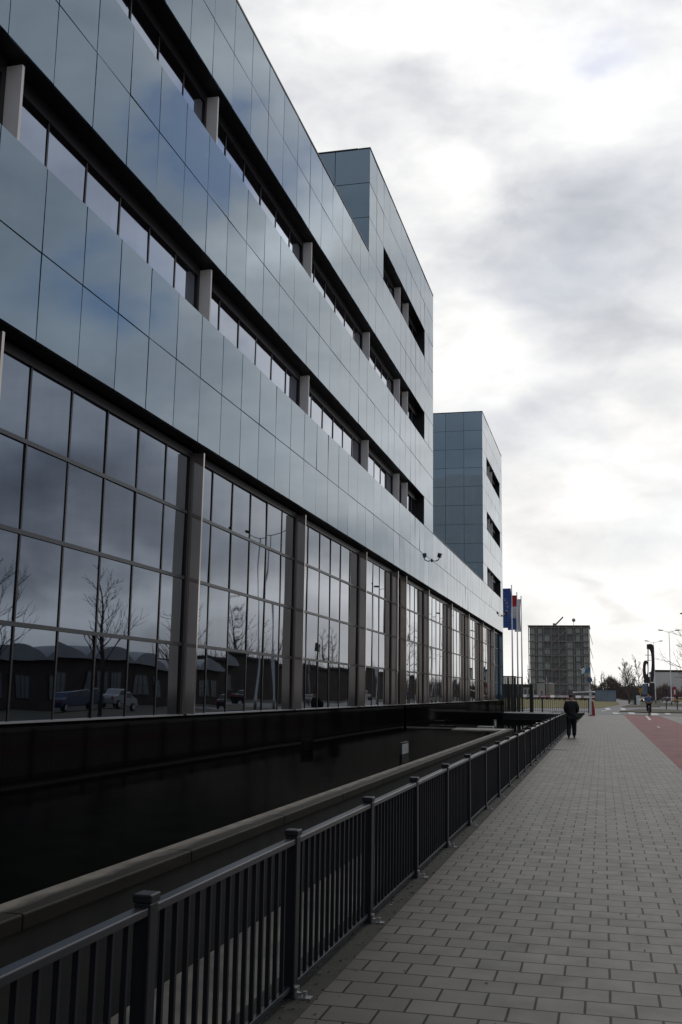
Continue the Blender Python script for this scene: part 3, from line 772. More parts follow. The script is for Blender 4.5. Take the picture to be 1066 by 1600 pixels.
# ------------------------------------------------------------------ trees
M['bark'] = dirty('winter_bark', (.055, .045, .042), .9, scale=3, amt=.35)
M['wood'] = dirty('wood_twigs', (.12, .088, .08), .9, scale=.2, amt=.35)
M['twig'] = dirty('twig_bark', (.085, .065, .062), .9, scale=3, amt=.3)
def tree_mesh(seed, H, spread, depth=5, up=.5, trunk_frac=.3, r0=.13, nb=3, sides=4, rmin=.009):
    rg = random.Random(seed); tr = MB(); cr = MB()
    th = H * trunk_frac
    pts = [Vector((0, 0, 0))]; top = Vector((rg.uniform(-.1, .1), rg.uniform(-.1, .1), th)); 
    tr.path([(0, 0, -.1), tuple(top * .5 + Vector((.03, .02, 0))), tuple(top)], [r0 * 1.15, r0, r0 * .85], 8)
    # leader continues to the top
    lead = [top]; d = Vector((0, 0, 1)); nseg = 7
    for k in range(nseg):
        d = (d + Vector((rg.uniform(-.12, .12), rg.uniform(-.12, .12), 0))).normalized()
        lead.append(lead[-1] + d * (H - th) / nseg)
    lr = [r0 * .85 * (1 - k / nseg) ** 1.0 + .008 for k in range(nseg + 1)]
    cr.path([tuple(q) for q in lead], lr, 6)
    def branch(p, d, L, r, lev):
        n = 3 if lev < 2 else 2; q = p; rr = max(r, rmin)
        for k in range(n):
            d2 = (d + Vector((rg.uniform(-.18, .18), rg.uniform(-.18, .18), rg.uniform(-.05, .2)))).normalized()
            q2 = q + d2 * L / n; r2 = max(rr * .72, rmin * .7)
            cr.tube(q, q2, rr, r2, sides if lev < 2 else 3, cap=False)
            if lev < depth:
                for b in range(nb if k == n - 1 else 2):
                    a_ = rg.uniform(0, 2 * PI); sp_ = rg.uniform(.35, .75)
                    t = d2.orthogonal().normalized(); t = Matrix.Rotation(a_, 3, d2) @ t
                    nd = (d2 + t * sp_ + Vector((0, 0, up * .3))).normalized()
                    branch(q2, nd, L * rg.uniform(.5, .72), max(r2 * .7, rmin), lev + 1)
            q, rr, d = q2, r2, d2
    for k in range(1, nseg * 3):
        f = k / (nseg * 3); i = min(int(f * nseg), nseg - 1); p = lead[i].lerp(lead[i + 1], f * nseg - i)
        a_ = k * 2.4 + rg.uniform(-.3, .3)
        L = spread * (1 - f * .8) * rg.uniform(.7, 1.05)
        branch(p, Vector((math.cos(a_), math.sin(a_), up + .5 * f)).normalized(), L * .62, max(.008, lr[i] * .45), depth - 2 if f < .8 else depth - 1)
    return tr, cr
def make_tree(seed, loc, label, group=None, name='bare_tree', **kw):
    e = empty(name, loc, label=label, cat='tree', group=group)
    tr, cr = tree_mesh(seed, **kw); tr.build('trunk', M['bark'], e); cr.build('crown', M['twig'], e)
    return e
GT = 'bare trees lining the far side of the street'
t1 = make_tree(1, (14, 52.5, 0), 'bare young street tree reflected in the left part of the ground floor glass', GT, H=8.8, spread=3.2, depth=5, up=.9, nb=2, rmin=.011)
t2 = make_tree(2, (14, 77, 0), 'bare street tree mirrored right of the first steel column', GT, H=8.8, spread=3.0, depth=5, up=.8, nb=2, rmin=.011)
for src, y, rz, s, lab in ((t2, 42.0, 1.0, .95, 'bare street tree mirrored at the very left edge of the glass'),
                      (t1, 63.5, 2.1, .88, 'bare street tree mirrored just left of the first steel column'),
                      (t1, 88.0, 4.0, .82, 'smaller bare tree mirrored between the first and second columns'),
                      (t1, 30.0, .4, 1.0, 'bare street tree nearest the camera, right of the street'),
                      (t2, 100.0, 2.6, .9, 'bare street tree mirrored in the third bay of the glass')):
    c = copy_tree(src); c.location = (14, y, 0); c.rotation_euler.z = rz; c.scale = (s,) * 3; c['label'] = lab
p0 = AY(1072, 1090, 125)
make_tree(5, (p0[0] + .6, 125, 0), 'bare tree reaching into the picture at the right edge', None, H=11.5, spread=4.6, depth=4, up=.35, trunk_frac=.25, r0=.16, rmin=.012)
p0 = AY(983, 1090, 235)
make_tree(6, (p0[0], 235, 0), 'dense bare tree standing beside the path beyond the crossing', None, H=9.6, spread=4.2, depth=5, up=1.0, trunk_frac=.12, r0=.2, nb=4, rmin=.026)
p0 = AY(999, 1090, 255)
make_tree(7, (p0[0], 255, 0), 'thin pale bare tree left of the dark sculpture', None, H=11.5, spread=3.0, depth=4, up=1.2, trunk_frac=.2, r0=.14, nb=4, rmin=.018)
p0 = AY(990, 1090, 228)
make_tree(16, (p0[0], 262, 0), 'low bushy bare tree between the path tree and the sculpture', None, H=7.5, spread=4.0, depth=5, up=1.0, trunk_frac=.1, r0=.14, nb=3, rmin=.018)
for k, (px_, top, Y, lab) in enumerate(((937.5, 1047, 470, 'tallest narrow bare poplar above the blue cabin'), (944, 1049, 480, 'rightmost narrow poplar above the blue cabin'), (931, 1053, 465, 'bare poplar rising right of the gridded block'), (823, 1036, 480, 'bare poplar peeping out left of the gridded block'))):
    q = AY(px_, top, Y)
    make_tree(20 + k, (q[0], Y, 0), lab, 'poplars on the horizon', H=q[2], spread=3.4, depth=4, up=1.8, trunk_frac=.08, r0=.3, nb=3, rmin=.03)
# far-off wood on the horizon, one mass
wd_ = MB(); wr = random.Random(9)
for (xa, xb, top, Y) in ((918, 992, 1061, 560), (948, 1024, 1066, 420), (985, 1066, 1074, 440), (1066, 1200, 1070, 500), (780, 830, 1076, 640)):
    a0, a1 = AY(xa, top, Y), AY(xb, top, Y)
    for k in range(int(abs(a1[0] - a0[0]) * 130)):
        x = wr.uniform(a0[0], a1[0]); y = Y + wr.uniform(-8, 8); hh = a0[2] * (.75 + .35 * math.sin(x * .45) * math.sin(x * .13 + 1))
        zb = wr.random() * hh; L = wr.uniform(.8, 2.6); an = wr.uniform(-.5, .5)
        wd_.quad((x, y, zb), (x + .22, y, zb), (x + .05 + math.sin(an) * L, y + wr.uniform(-.4, .4), zb + L * math.cos(an)))
for k in range(9000):
    y = wr.uniform(150, 620); x = 52 + wr.uniform(-5, 5); hh = 8.3 * (.8 + .25 * math.sin(y * .11) * math.sin(y * .037))
    zb = wr.random() * hh; L = wr.uniform(1.2, 3.4); an = wr.uniform(-.6, .6)
    wd_.quad((x, y, zb), (x, y + .35, zb), (x + wr.uniform(-.4, .4), y + .15 + math.sin(an) * L, zb + L * math.cos(an)))
tag(wd_.build('far_wood', M['wood']), kind='stuff')

# ------------------------------------------------------------------ low building across the street (mirrored in the glass)
M['brick'] = dirty('brown_brick', (.06, .042, .034), .85, scale=.6, amt=.3)
M['lightroof'] = dirty('roof_sheet', (.30, .31, .32), .5, scale=.3, amt=.2)
wb = empty('wave_roof_building', (42, 60, 0), label='low brown building with a scalloped light roof across the street, seen mirrored', cat='building')
a = MB(); a.box(0, 18, 0, 88, 0, 4.6); a.build('wall', M['brick'], wb)
for k in range(8):
    y0_ = k * 11.0; pts = [(y0_, 4.65)] + [(y0_ + 11.0 * t / 10, 4.9 + 1.35 * math.sin(PI * t / 10) ** .8) for t in range(11)] + [(y0_ + 11.0, 4.65)]
    a = MB(); a.prism(pts, -.6, 18.4, 'x'); a.build('roof', M['lightroof'], wb)
    for q in range(2):
        f = MB(); yy = y0_ + 1.4 + q * 4.6
        f.box(-.08, -.02, yy, yy + 3.4, 1.0, 1.1); f.box(-.08, -.02, yy, yy + 3.4, 3.2, 3.3)
        for s in range(4): f.box(-.08, -.02, yy + s * 1.11, yy + s * 1.11 + .08, 1.1, 3.2)
        f.box(-.08, -.02, yy + .08, yy + 3.3, 2.1, 2.18)
        fo = f.build('window', M['transom'], wb)
        pz = MB(); pz.box(-.05, -.01, yy + .1, yy + 3.32, 1.1, 3.2); pz.build('pane', M['bgglass'], fo)
rb = empty('roadside_hall', (46, 150, 0), label='long dark hall further down the street, seen mirrored', cat='building')
a = MB(); a.box(0, 30, 0, 190, 0, 6.6); a.build('wall', M['brick'], rb)
a = MB(); a.box(-.4, 30.4, -.4, 190.4, 6.6, 7.1); a.build('roof', M['darkroof'], rb)

# ------------------------------------------------------------------ lamp posts
def lamp_post():
    e = empty('street_lamp')
    a = MB(); a.lathe([(.14, 0), (.13, 1.0), (.10, 1.05), (.055, 14.6)], n=10); a.build('pole', M['galv'], e, smooth=True)
    a = MB(); a.path([(0, -1.3, 14.85), (0, -.6, 14.62), (0, 0, 14.55), (0, .6, 14.62), (0, 1.3, 14.85)], [.04] * 5, 6)
    a.v = [(y, x, z_) for x, y, z_ in a.v]; a.build('arm', M['galv'], e)
    for s in (-1, 1):
        a = MB(); a.prism([(s * 1.1, 14.78), (s * 1.2, 14.95), (s * 1.9, 15.05), (s * 2.15, 14.98), (s * 2.1, 14.84)], -.16, .16, 'y'); a.build('lamp_head', M['transom'], e)
    return e
l0 = lamp_post()
GL = 'tall twin-armed street lamps'
lamps = [(12.9, 182, 'twin-armed street lamp whose head touches the right edge of the picture'), (0, 217, 'tallest twin-armed street lamp in view, left of the right edge'),
         (0, 0, 'more distant twin-armed street lamp directly behind the dark sculpture'), (14, 82, 'twin-armed street lamp mirrored in the second glass bay'), (14, 129, 'twin-armed street lamp mirrored in the fourth glass bay')]
q = AY(1045.3, 984, 217); lamps[1] = (q[0], 217, lamps[1][2])
k_ = (15.0 - CAMH); 
r_ = ray(1021.5, 1001); Yl = k_ / (r_.z / r_.y); lamps[2] = (r_.x / r_.y * Yl, Yl, lamps[2][2])
r_ = ray(1045.3, 984); Yl = k_ / (r_.z / r_.y); lamps[1] = (r_.x / r_.y * Yl, Yl, lamps[1][2])
r_ = ray(1065, 958); Yl = k_ / (r_.z / r_.y); lamps[0] = (r_.x / r_.y * Yl + 1.9, Yl, lamps[0][2])
for i, (x, y, lab) in enumerate(lamps):
    c = l0 if i == 0 else copy_tree(l0)
    c.location = (x, y, 0); tag(c, lab, 'street lamp', GL)

# ------------------------------------------------------------------ dark sculpture sign
M['sculpt'] = dirty('corten_dark', (.030, .024, .030), .7, scale=.8, amt=.3)
Ys = 250.0
def S(x, y): q = AY(x, y, Ys); return (q[0], q[2])
sx = AY(1014, 1090, Ys)[0]
su = empty('tall_sculpture', (sx, Ys, 0), label='tall dark sculpture of a hooked bar and an oval ring beside the road', cat='sculpture')
def spoly(pix, y0, y1, name, m=M['sculpt']):
    a = MB(); a.prism([(S(*q)[0] - sx, S(*q)[1]) for q in pix], y0, y1, 'y'); return a.build(name, m, su)
zq = lambda x, y: (940 + x / 8.46, 970 + y / 8.46)
o1 = [(598, 312), (640, 306), (668, 310), (684, 325), (692, 370), (697, 500), (698, 640), (690, 760), (680, 805)]
i1 = [(640, 815), (648, 700), (662, 600), (664, 520), (655, 440), (635, 378), (600, 372)]
def strip(outer, inner, y0, y1, name):
    # solid between two polylines of equal count
    n = len(outer); a = MB()
    Pq = [[(S(*zq(*q))[0] - sx, y_, S(*zq(*q))[1]) for q in L] for L in (outer, inner) for y_ in (y0, y1)]
    for k in range(n - 1):
        A, B, C_, D_ = Pq[0], Pq[1], Pq[2], Pq[3]
        a.quad(A[k], A[k + 1], C_[k + 1], C_[k]); a.quad(B[k], D_[k], D_[k + 1], B[k + 1])
        a.quad(A[k], B[k], B[k + 1], A[k + 1]); a.quad(C_[k], C_[k + 1], D_[k + 1], D_[k])
    for k in (0, n - 1): a.quad(Pq[0][k], Pq[1][k], Pq[3][k], Pq[2][k])
    return a.build(name, M['sculpt'], su)
strip([(598, 312), (640, 306), (668, 310), (684, 325), (692, 370), (697, 500), (698, 640), (692, 740), (684, 805)],
      [(600, 372), (625, 374), (640, 385), (650, 410), (657, 440), (664, 520), (662, 600), (652, 700), (645, 808)], -.6, .6, 'hooked_bar')
ring_o, ring_i = [], []
for k in range(25):
    t = 2 * PI * k / 24 
    ring_o.append((583 + 36 * math.copysign(abs(math.cos(t)) ** .7, math.cos(t)), 650 + 125 * math.copysign(abs(math.sin(t)) ** .6, math.sin(t))))
    ring_i.append((597 + 13 * math.cos(t), 638 + 72 * math.sin(t)))
strip(ring_o, ring_i, -.5, .5, 'oval_ring')
spoly([zq(*q) for q in ((609, 372), (622, 372), (622, 1000), (609, 1000))], -.2, .2, 'mast')
spoly([zq(*q) for q in ((575, 450), (665, 450), (665, 457), (575, 457))], -.1, .1, 'crossbar')
spoly([zq(*q) for q in ((600, 520), (662, 520), (662, 526), (600, 526))], -.1, .1, 'crossbar')
spoly([zq(*q) for q in ((560, 740), (640, 740), (640, 825), (560, 825))], -.4, .4, 'plinth')
spoly([zq(*q) for q in ((632, 822), (697, 822), (697, 985), (632, 985))], -1, 1, 'plinth')
spoly([zq(*q) for q in ((540, 830), (608, 830), (608, 975), (540, 975))], -.6, .6, 'side_panel', M['bluepanel'])

# ------------------------------------------------------------------ cars
def car_mesh():
    e = empty('parked_car')
    prof = [(-2.1, .35), (-2.12, .75), (-1.95, .95), (-1.2, 1.02), (-.65, 1.42), (.75, 1.46), (1.45, 1.05), (2.0, .92), (2.12, .7), (2.1, .35)]
    a = MB(); a.prism(prof, -.82, .82, 'y'); b = a.build('body', M['carred'], e, bevel=.06)
    a = MB()
    a.prism([(-1.12, 1.02), (-.62, 1.37), (.05, 1.39), (.05, 1.02)], -.835, .835, 'y'); a.prism([(.12, 1.02), (.12, 1.39), (.72, 1.40), (1.3, 1.05)], -.835, .835, 'y')
    a.build('window', M['bgglass'], e)
    for x in (-1.3, 1.3):
        for y in (-.82, .82):
            a = MB(); a.tube((x, y - .1, .32), (x, y + .1, .32), .32, n=14)
            wv = a.build('wheel', M['black'], e)
            a = MB(); s = 1 if y > 0 else -1; a.tube((x, y + s * .1, .32), (x, y + s * .115, .32), .19, n=10); a.build('rim', M['galv'], wv)
    for y in (-.55, .55):
        a = MB(); a.box(2.06, 2.14, y - .16, y + .16, .66, .8); a.build('headlight', M['marking'], e)
        a = MB(); a.box(-2.14, -2.09, y - .16, y + .16, .72, .86); a.build('tail_light', M['red'], e)
    return e
carcol = {'white': (.36, .36, .37), 'red': (.08, .012, .016), 'silver': (.13, .135, .15), 'dark': (.02, .022, .03), 'maroon': (.10, .02, .03), 'yellow': (.42, .30, .12), 'blue': (.02, .04, .10)}
for k_, c_ in carcol.items(): M['car' + k_] = mat('car_paint_' + k_, c_, .25, .2)
car0 = car_mesh(); used0 = False
GC = 'cars parked behind the lawn'
def put_car(x, Y, colr, rz, label, group=GC, name='parked_car', z=0):
    global used0
    c = car0 if not used0 else copy_tree(car0); used0 = True
    c.location = (x, Y, z); c.rotation_euler.z = rz; tag(c, label, 'car', group)
    for ch in c.children:
        if ch.name.startswith('body'):
            ch.data = ch.data.copy() if len(ch.data.materials) else ch.data
            ch.data.materials[0] = M['car' + colr]
    return c
row = [(821, 'white', 'white car leftmost behind the railing'), (827, 'dark', 'dark car second from the left behind the railing'), (838, 'silver', 'silver car below the utility cabin'),
       (845, 'maroon', 'maroon car in front of the cabin'), (851, 'red', 'red car left of the beige tank'), (857.5, 'maroon', 'maroon car in front of the beige tank'), (864, 'white', 'white car right of the beige tank'),
       (871, 'dark', 'dark car below the middle of the gridded block'), (878, 'silver', 'silver car left of the walking man'), (885, 'red', 'red car behind the head of the walking man'), (904, 'white', 'white car right of the walking man'),
       (911, 'maroon', 'maroon car just left of the barrier post'), (917.5, 'silver', 'silver car behind the barrier arm'), (926, 'red', 'red car right of the barrier post')]
for x, colr, lab in row:
    put_car(AY(x, 1090, 345)[0], 345 + random.uniform(-2, 2), colr, PI / 2 + random.choice((0, PI)) + random.uniform(-.1, .1), lab)
GR = 'cars beside the road on the right'
put_car(AY(1042, 1090, 330)[0], 330, 'silver', PI * .5 + .5, 'silver car left of two beside the tall lamp post', GR)
put_car(AY(1050, 1090, 322)[0], 322, 'maroon', PI * .5 + .4, 'maroon car right beside the tall lamp post', GR)
put_car(AY(1064, 1090, 300)[0], 300, 'yellow', PI * .5 + 1.1, 'sand-coloured car at the right edge of the road', GR)
# oncoming car with lights on
M['lampglow'] = mat('headlamp_glow', (1, .9, .75), .4)
nt, p = nodes(M['lampglow']); p.inputs['Emission Color'].default_value = (1, .85, .7, 1); p.inputs['Emission Strength'].default_value = 3
oc = put_car(AY(1004, 1090, 265)[0], 265, 'dark', -PI / 2 - .1, 'dark oncoming car with its headlights on beside the path', None)
for ch in oc.children:
    if ch.name.startswith('headlight'):
        ch.data = ch.data.copy(); ch.data.materials[0] = M['lampglow']
# parked cars across the street, mirrored in the glass
for k, (y, cc, lab) in enumerate(((44, 'silver', 'silver car across the street mirrored at the left edge'), (70, 'blue', 'blue car across the street mirrored near the first column'), (76.5, 'white', 'white car across the street mirrored in the second bay'), (104, 'dark', 'dark car across the street mirrored in the third bay'), (135, 'silver', 'silver car across the street mirrored in the far bays'), (160, 'white', 'white car across the street mirrored near the building end'))):
    put_car(24.5, y, cc, PI / 2, lab, 'cars parked across the street')

# ------------------------------------------------------------------ street furniture
M['redp'] = dirty('red_paint', (.30, .02, .035), .5, scale=4, amt=.2)
M['whitep'] = dirty('white_paint', (.62, .63, .64), .45, scale=4, amt=.12)
bx, by = G(924, 1118)
ba = empty('barrier', (bx, by, 0), label='white barrier post with a horizontal boom and a red base at the pavement end', cat='barrier')
k = by / 1616 * 1.03
a = MB(); a.box(-2.0 * k, 1.2 * k, -.08, .08, 0, 35.5 * k); a.box(-1.2 * k, .4 * k, -.06, .06, 35.5 * k, 37.5 * k); a.build('post', M['whitep'], ba, bevel=.02)
a = MB(); a.prism([(1.25 * k, .02), (5.6 * k, .02), (5.0 * k, 10 * k), (4.0 * k, 15 * k), (3.4 * k, 20 * k), (1.25 * k, 20 * k)], -.1, .1, 'y'); a.build('red_casing', M['redp'], ba)
a = MB(); a.box(-5 * k, 5.8 * k, -.2, .2, 0, 1.1 * k); a.build('base_plate', M['redp'], ba)
a = MB(); a.tube((-24 * k, -.1, 32.4 * k), (-2.02 * k, -.1, 33.5 * k), .05, n=8); a.tube((1.22 * k, -.1, 33.4 * k), (5.5 * k, -.1, 33.6 * k), .07, n=8); a.lathe([(.05, -.08), (.1, 0), (.05, .08)], (-24 * k, -.1, 32.4 * k), 8); a.build('boom', M['whitep'], ba)
sp0 = AY(920.5, 1044, 112)
sg = empty('sign_post', (sp0[0], 112, 0), label='thin pole with a fluttering white and blue banner and a round blue sign', cat='sign')
kk = 112 / 1616 * 1.03
a = MB(); a.tube((0, 0, 0), (0, 0, sp0[2] + .1), .045, n=8); a.build('pole', M['galv'], sg)
a = MB(); a.tube((.25 * kk, -.09, sp0[2] - 17 * kk), (.25 * kk, -.06, sp0[2] - 17 * kk), 4.2 * kk, n=20); a.build('round_sign', dirty('sign_blue_grey', (.06, .09, .14), .5), sg)
a = MB()
def bq(pts, m_): a.prism([(x_ * kk, sp0[2] + z_ * kk) for x_, z_ in pts], -.12, -.09, 'y', m_)
bq([(-12, -1.5), (-7, 1), (-5.5, -3), (-6.5, -6), (-9, -8.5), (-11, -8.8), (-10.6, -4)], 0)
bq([(-5.4, -3), (-2.2, 1.5), (1.5, .8), (1.6, -6.6), (-4, -7.8), (-6.3, -6.2)], 1)
bq([(-13.2, .6), (-12, -1.6), (-11.5, -1.3), (-12.3, 2), (-7, 4.2), (-7.2, 3.5)], 0)
bq([(-4.4, -3.6), (-3.4, -2.9), (-3.2, -5.2), (-4.2, -5.6)], 0)
a.build('banner', [M['whitep'], dirty('banner_blue', (.07, .19, .30), .6)], sg)
for px_, py_, top, lab in ((1041.5, 1108.5, 1077, 'thin grey post with a small dark sign left of its twin by the road'), (1058.8, 1110.3, 1088, 'shorter grey post nearest the right edge beside the road')):
    x, y = G(px_, py_); H_ = AY(px_, top, y)[2]
    e = empty('roadside_post', (x, y, 0), label=lab, cat='post', group='grey posts by the road')
    a = MB(); a.tube((0, 0, 0), (0, 0, H_), .06, .05, 8); a.lathe([(.09, 0), (.09, .04), (.06, .08)], n=10); a.build('shaft', M['fence'], e)
    a = MB(); a.box(-.11, .11, -.06, -.03 + .02, H_ - .25, H_ + .02); a.build('plate', M['black'], e)
x, y = AY(992.6, 1096, 200)[:2]
e = empty('signal_cabinet', (x, y, 0), label='narrow green and white signal cabinet beside the path', cat='cabinet')
a = MB(); a.box(-.2, .2, -.2, .2, 0, 2.3); a.build('door', dirty('cabinet_green', (.01, .05, .045), .6), e, bevel=.02)
a = MB(); a.box(.21, .85, -.2, .2, 0, 1.75); a.build('body', M['whitep'], e, bevel=.02)
x = AY(1001, 1079, 205)[0]
e = empty('warning_sign', (x, 205, 0), label='small yellow road sign left of the sculpture', cat='sign')
a = MB(); a.tube((0, 0, 0), (0, 0, 3.0), .04, n=6); a.build('pole', M['galv'], e)
a = MB(); a.box(-.28, .28, -.06, -.045, 2.2, 3.1); a.build('plate', dirty('sign_orange', (.33, .16, .03), .6), e)
x = AY(1054, 1074, 280)[0]
e = empty('banner_sign', (x, 280, 0), label='small red and white advertising column in front of the grey hall', cat='sign')
a = MB(); a.box(-.42, .42, -.1, .1, 1.9, 4.1); a.box(-.08, .08, -.08, .08, 0, 1.9); a.build('body', M['redp'], e)
a = MB(); a.box(-.2, .2, -.14, -.11, 2.2, 3.4); a.build('plate', M['whitep'], e)
# traffic gantry with lights mirrored in the glass
e = empty('traffic_signal', (20, 118, 0), label='traffic signal gantry across the street, mirrored beside the second column', cat='traffic light')
a = MB(); a.tube((0, 0, 0), (0, 0, 7.1), .09, n=8); a.tube((0, -1.2, 6.3), (0, 1.2, 6.3), .05, n=6); a.build('pole', M['galv'], e)
for q in (-1.3, 0, 1.3):
    a = MB(); a.box(-.2, .2, q - .35, q + .35, 6.0, 7.0); a.build('signal_head', M['black'], e, bevel=.03)

# ------------------------------------------------------------------ people
def skin(name, V, E, rad, m, parent=None, loc=None, root=0, rz=0, sub=2):
    me = bpy.data.meshes.new(name); me.from_pydata(V, E, []); me.materials.append(m)
    o = bpy.data.objects.new(name, me); COL.objects.link(o)
    md = o.modifiers.new('skin', 'SKIN'); md.use_smooth_shade = True
    sk = me.skin_vertices[0] if me.skin_vertices else None
    if sk is None:
        bm = bmesh.new(); bm.from_mesh(me); bm.verts.layers.skin.verify(); bm.to_mesh(me); bm.free(); sk = me.skin_vertices[0]
    for i, r in enumerate(rad):
        sk.data[i].radius = r if isinstance(r, tuple) else (r, r); sk.data[i].use_root = (i == root)
    s = o.modifiers.new('sub', 'SUBSURF'); s.levels = sub; s.render_levels = sub
    if parent: o.parent = parent
    if loc: o.location = loc
    o.rotation_euler.z = rz
    return o
M['skin'] = mat('skin', (.36, .2, .15), .55)
M['coat'] = dirty('black_coat', (.012, .013, .015), .85, scale=12, amt=.3)
M['trouser'] = dirty('dark_trousers', (.008, .009, .013), .85, scale=12, amt=.3)
M['shoe'] = mat('shoe', (.008, .008, .008), .4)
M['hair'] = dirty('auburn_hair', (.06, .018, .014), .7, scale=30, amt=.3)
# man walking away (faces +Y)
mx_, my_ = G(893.8, 1153.0)
body = skin('person',
    [(0, 0, .93), (0, .0, 1.12), (0, .03, 1.36), (0, .05, 1.46), (0, .07, 1.55), (0, .085, 1.64), (0, .08, 1.71),
     (-.17, .03, 1.40), (-.25, -.01, 1.16), (-.16, .16, .98), (-.10, .22, .97),
     (.17, .03, 1.40), (.25, -.01, 1.16), (.16, .16, .98), (.10, .22, .97),
     (-.10, .0, .88), (-.11, .03, .50), (-.12, -.04, .09), (-.12, .10, .04),
     (.10, .0, .88), (.10, .10, .50), (.09, .14, .09), (.09, .27, .04)],
    [(0, 1), (1, 2), (2, 3), (3, 4), (4, 5), (5, 6), (2, 7), (7, 8), (8, 9), (9, 10), (2, 11), (11, 12), (12, 13), (13, 14), (0, 15), (15, 16), (16, 17), (17, 18), (0, 19), (19, 20), (20, 21), (21, 22)],
    [(.15, .11), (.14, .10), (.15, .10), .06, .075, .085, .06, .06, .045, .032, .03, .06, .045, .032, .03, .085, .055, .04, .035, .085, .055, .04, .035],
    M['skin'], loc=(mx_, my_, 0))
tag(body, 'person walking away along the fence in a black coat and dark trousers', 'person')
skin('coat', [(0, -.01, .80), (0, 0, .98), (0, .0, 1.16), (0, .01, 1.32), (0, .03, 1.43), (-.19, .02, 1.385), (-.26, -.02, 1.15), (-.19, .13, .98), (.19, .02, 1.385), (.26, -.02, 1.15), (.19, .13, .98)],
     [(0, 1), (1, 2), (2, 3), (3, 4), (3, 5), (5, 6), (6, 7), (3, 8), (8, 9), (9, 10)],
     [(.19, .15), (.20, .155), (.20, .15), (.19, .135), (.10, .09), .085, .075, .062, .085, .075, .062], M['coat'], body)
skin('trousers', [(0, 0, .86), (-.10, .0, .80), (-.11, .03, .48), (-.12, -.03, .06), (.10, .0, .80), (.10, .09, .48), (.09, .14, .06)],
     [(0, 1), (1, 2), (2, 3), (0, 4), (4, 5), (5, 6)], [.14, .13, .10, .088, .13, .10, .088], M['trouser'], body)
skin('hair', [(0, .055, 1.60), (0, .06, 1.66), (0, .065, 1.715)], [(0, 1), (1, 2)], [(.085, .075), (.105, .11), (.085, .09)], M['hair'], body)
for s, yy in ((-.12, -.05), (.09, .12)):
    skin('shoe', [(s, yy, .05), (s, yy + .12, .045), (s, yy + .22, .035)], [(0, 1), (1, 2)], [.05, .048, .035], M['shoe'], body)

# cyclist with bicycle
cx0, cy0 = G(1014.5, 1118.3)
bk = empty('bicycle', (cx0, cy0, 0), label='dark upright bicycle ridden away along the red cycle path', cat='bicycle')
for y, nm in ((-.52, 'wheel'), (.55, 'wheel')):
    a = MB()
    pts = [(0, y + .34 * math.cos(t * PI / 12), .345 + .34 * math.sin(t * PI / 12)) for t in range(25)]
    a.path(pts, [.02] * 25, 6)
    for t in range(8): a.tube((0, y, .345), (0, y + .33 * math.cos(t * PI / 4), .345 + .33 * math.sin(t * PI / 4)), .003, n=3)
    a.build(nm, M['black'], bk)
a = MB(); a.path([(0, -.52, .345), (0, -.05, .30), (0, .42, .78), (0, -.18, .80), (0, -.05, .30)], [.018] * 5, 6); a.path([(0, .55, .345), (0, .42, .78), (0, .38, 1.0)], [.016] * 3, 6); a.tube((0, -.52, .345), (0, -.18, .80), .012, n=6)
a.build('frame', M['black'], bk)
a = MB(); a.path([(-.28, .22, 1.03), (-.2, .38, 1.05), (0, .40, 1.0), (.2, .38, 1.05), (.28, .22, 1.03)], [.014] * 5, 6); a.build('handlebar', M['galv'], bk)
a = MB(); a.prism([(-.12, -.34), (.12, -.34), (.04, -.05), (-.04, -.05)], .86, .92, 'z'); a.tube((0, -.18, .80), (0, -.2, .87), .015, n=6); a.build('saddle', M['black'], bk, bevel=.02)
a = MB(); a.box(-.03, .03, -.9, -.86, .62, .70); a.build('rear_light', M['redp'], bk); a = MB(); a.box(-.07, .07, -.85, -.4, .70, .73); a.build('luggage_rack', M['galv'], bk)
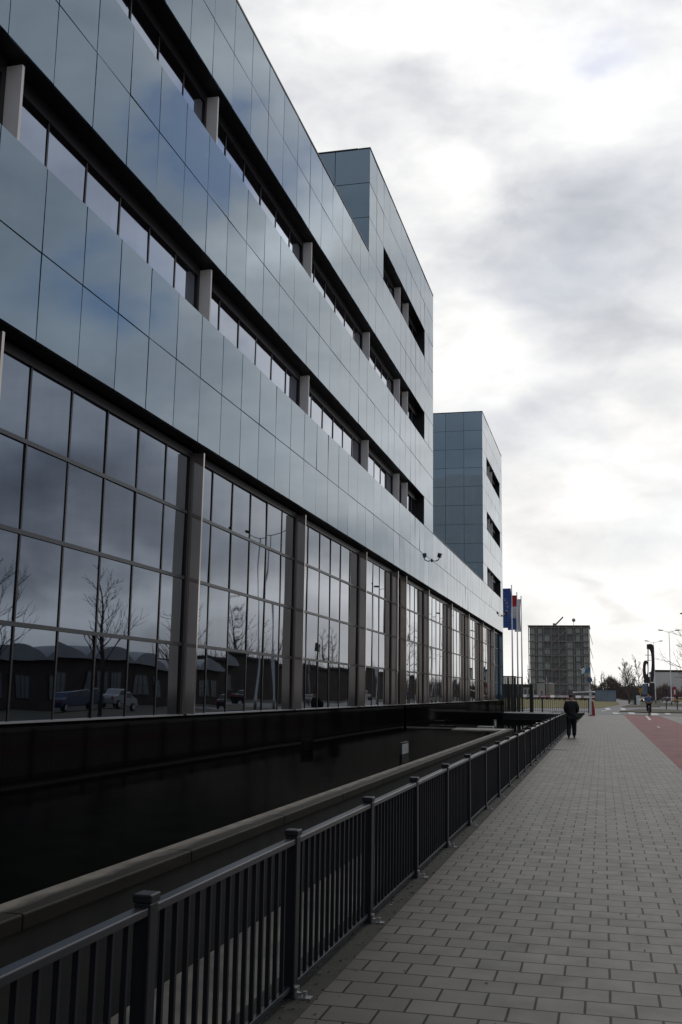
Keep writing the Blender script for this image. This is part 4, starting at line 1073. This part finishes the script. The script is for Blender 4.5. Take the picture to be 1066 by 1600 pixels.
cy = skin('person',
    [(0, -.18, .98), (0, -.12, 1.16), (0, -.03, 1.38), (0, .0, 1.47), (0, .03, 1.56), (0, .04, 1.65), (0, .03, 1.71),
     (-.18, -.02, 1.40), (-.27, .06, 1.18), (-.26, .22, 1.07), (-.25, .28, 1.06),
     (.18, -.02, 1.40), (.27, .06, 1.18), (.26, .22, 1.07), (.25, .28, 1.06),
     (-.09, -.14, .93), (-.12, .22, .72), (-.11, .05, .30), (-.11, .16, .24),
     (.09, -.14, .93), (.12, .20, .60), (.11, -.02, .17), (.11, .10, .12)],
    [(0, 1), (1, 2), (2, 3), (3, 4), (4, 5), (5, 6), (2, 7), (7, 8), (8, 9), (9, 10), (2, 11), (11, 12), (12, 13), (13, 14), (0, 15), (15, 16), (16, 17), (17, 18), (0, 19), (19, 20), (20, 21), (21, 22)],
    [(.15, .12), (.14, .10), (.15, .10), .055, .07, .085, .06, .06, .045, .035, .035, .06, .045, .035, .035, .085, .06, .042, .038, .085, .06, .042, .038],
    M['skin'], loc=(cx0, cy0, 0))
tag(cy, 'person in a blue jacket riding a bicycle away down the red cycle path', 'person')
skin('jacket', [(0, -.16, 1.0), (0, -.11, 1.18), (0, -.04, 1.34), (0, -.01, 1.44), (-.20, -.02, 1.39), (-.28, .06, 1.18), (-.26, .20, 1.08), (.20, -.02, 1.39), (.28, .06, 1.18), (.26, .20, 1.08)],
     [(0, 1), (1, 2), (2, 3), (2, 4), (4, 5), (5, 6), (2, 7), (7, 8), (8, 9)], [(.18, .15), (.185, .14), (.18, .13), (.09, .08), .08, .065, .05, .08, .065, .05], dirty('blue_jacket', (.05, .09, .19), .8, scale=10, amt=.25), cy)
skin('trousers', [(0, -.18, .95), (-.09, -.12, .92), (-.12, .22, .71), (-.11, .05, .34), (.09, -.12, .92), (.12, .20, .60), (.11, -.01, .22)], [(0, 1), (1, 2), (2, 3), (0, 4), (4, 5), (5, 6)],
     [(.15, .13), .11, .085, .06, .11, .085, .06], M['trouser'], cy)
skin('hair', [(0, .015, 1.62), (0, .02, 1.68), (0, .025, 1.72)], [(0, 1), (1, 2)], [.085, .10, .075], M['coat'], cy)

for q in (bk, cy): q.scale = (1.14, 1.14, 1.14)
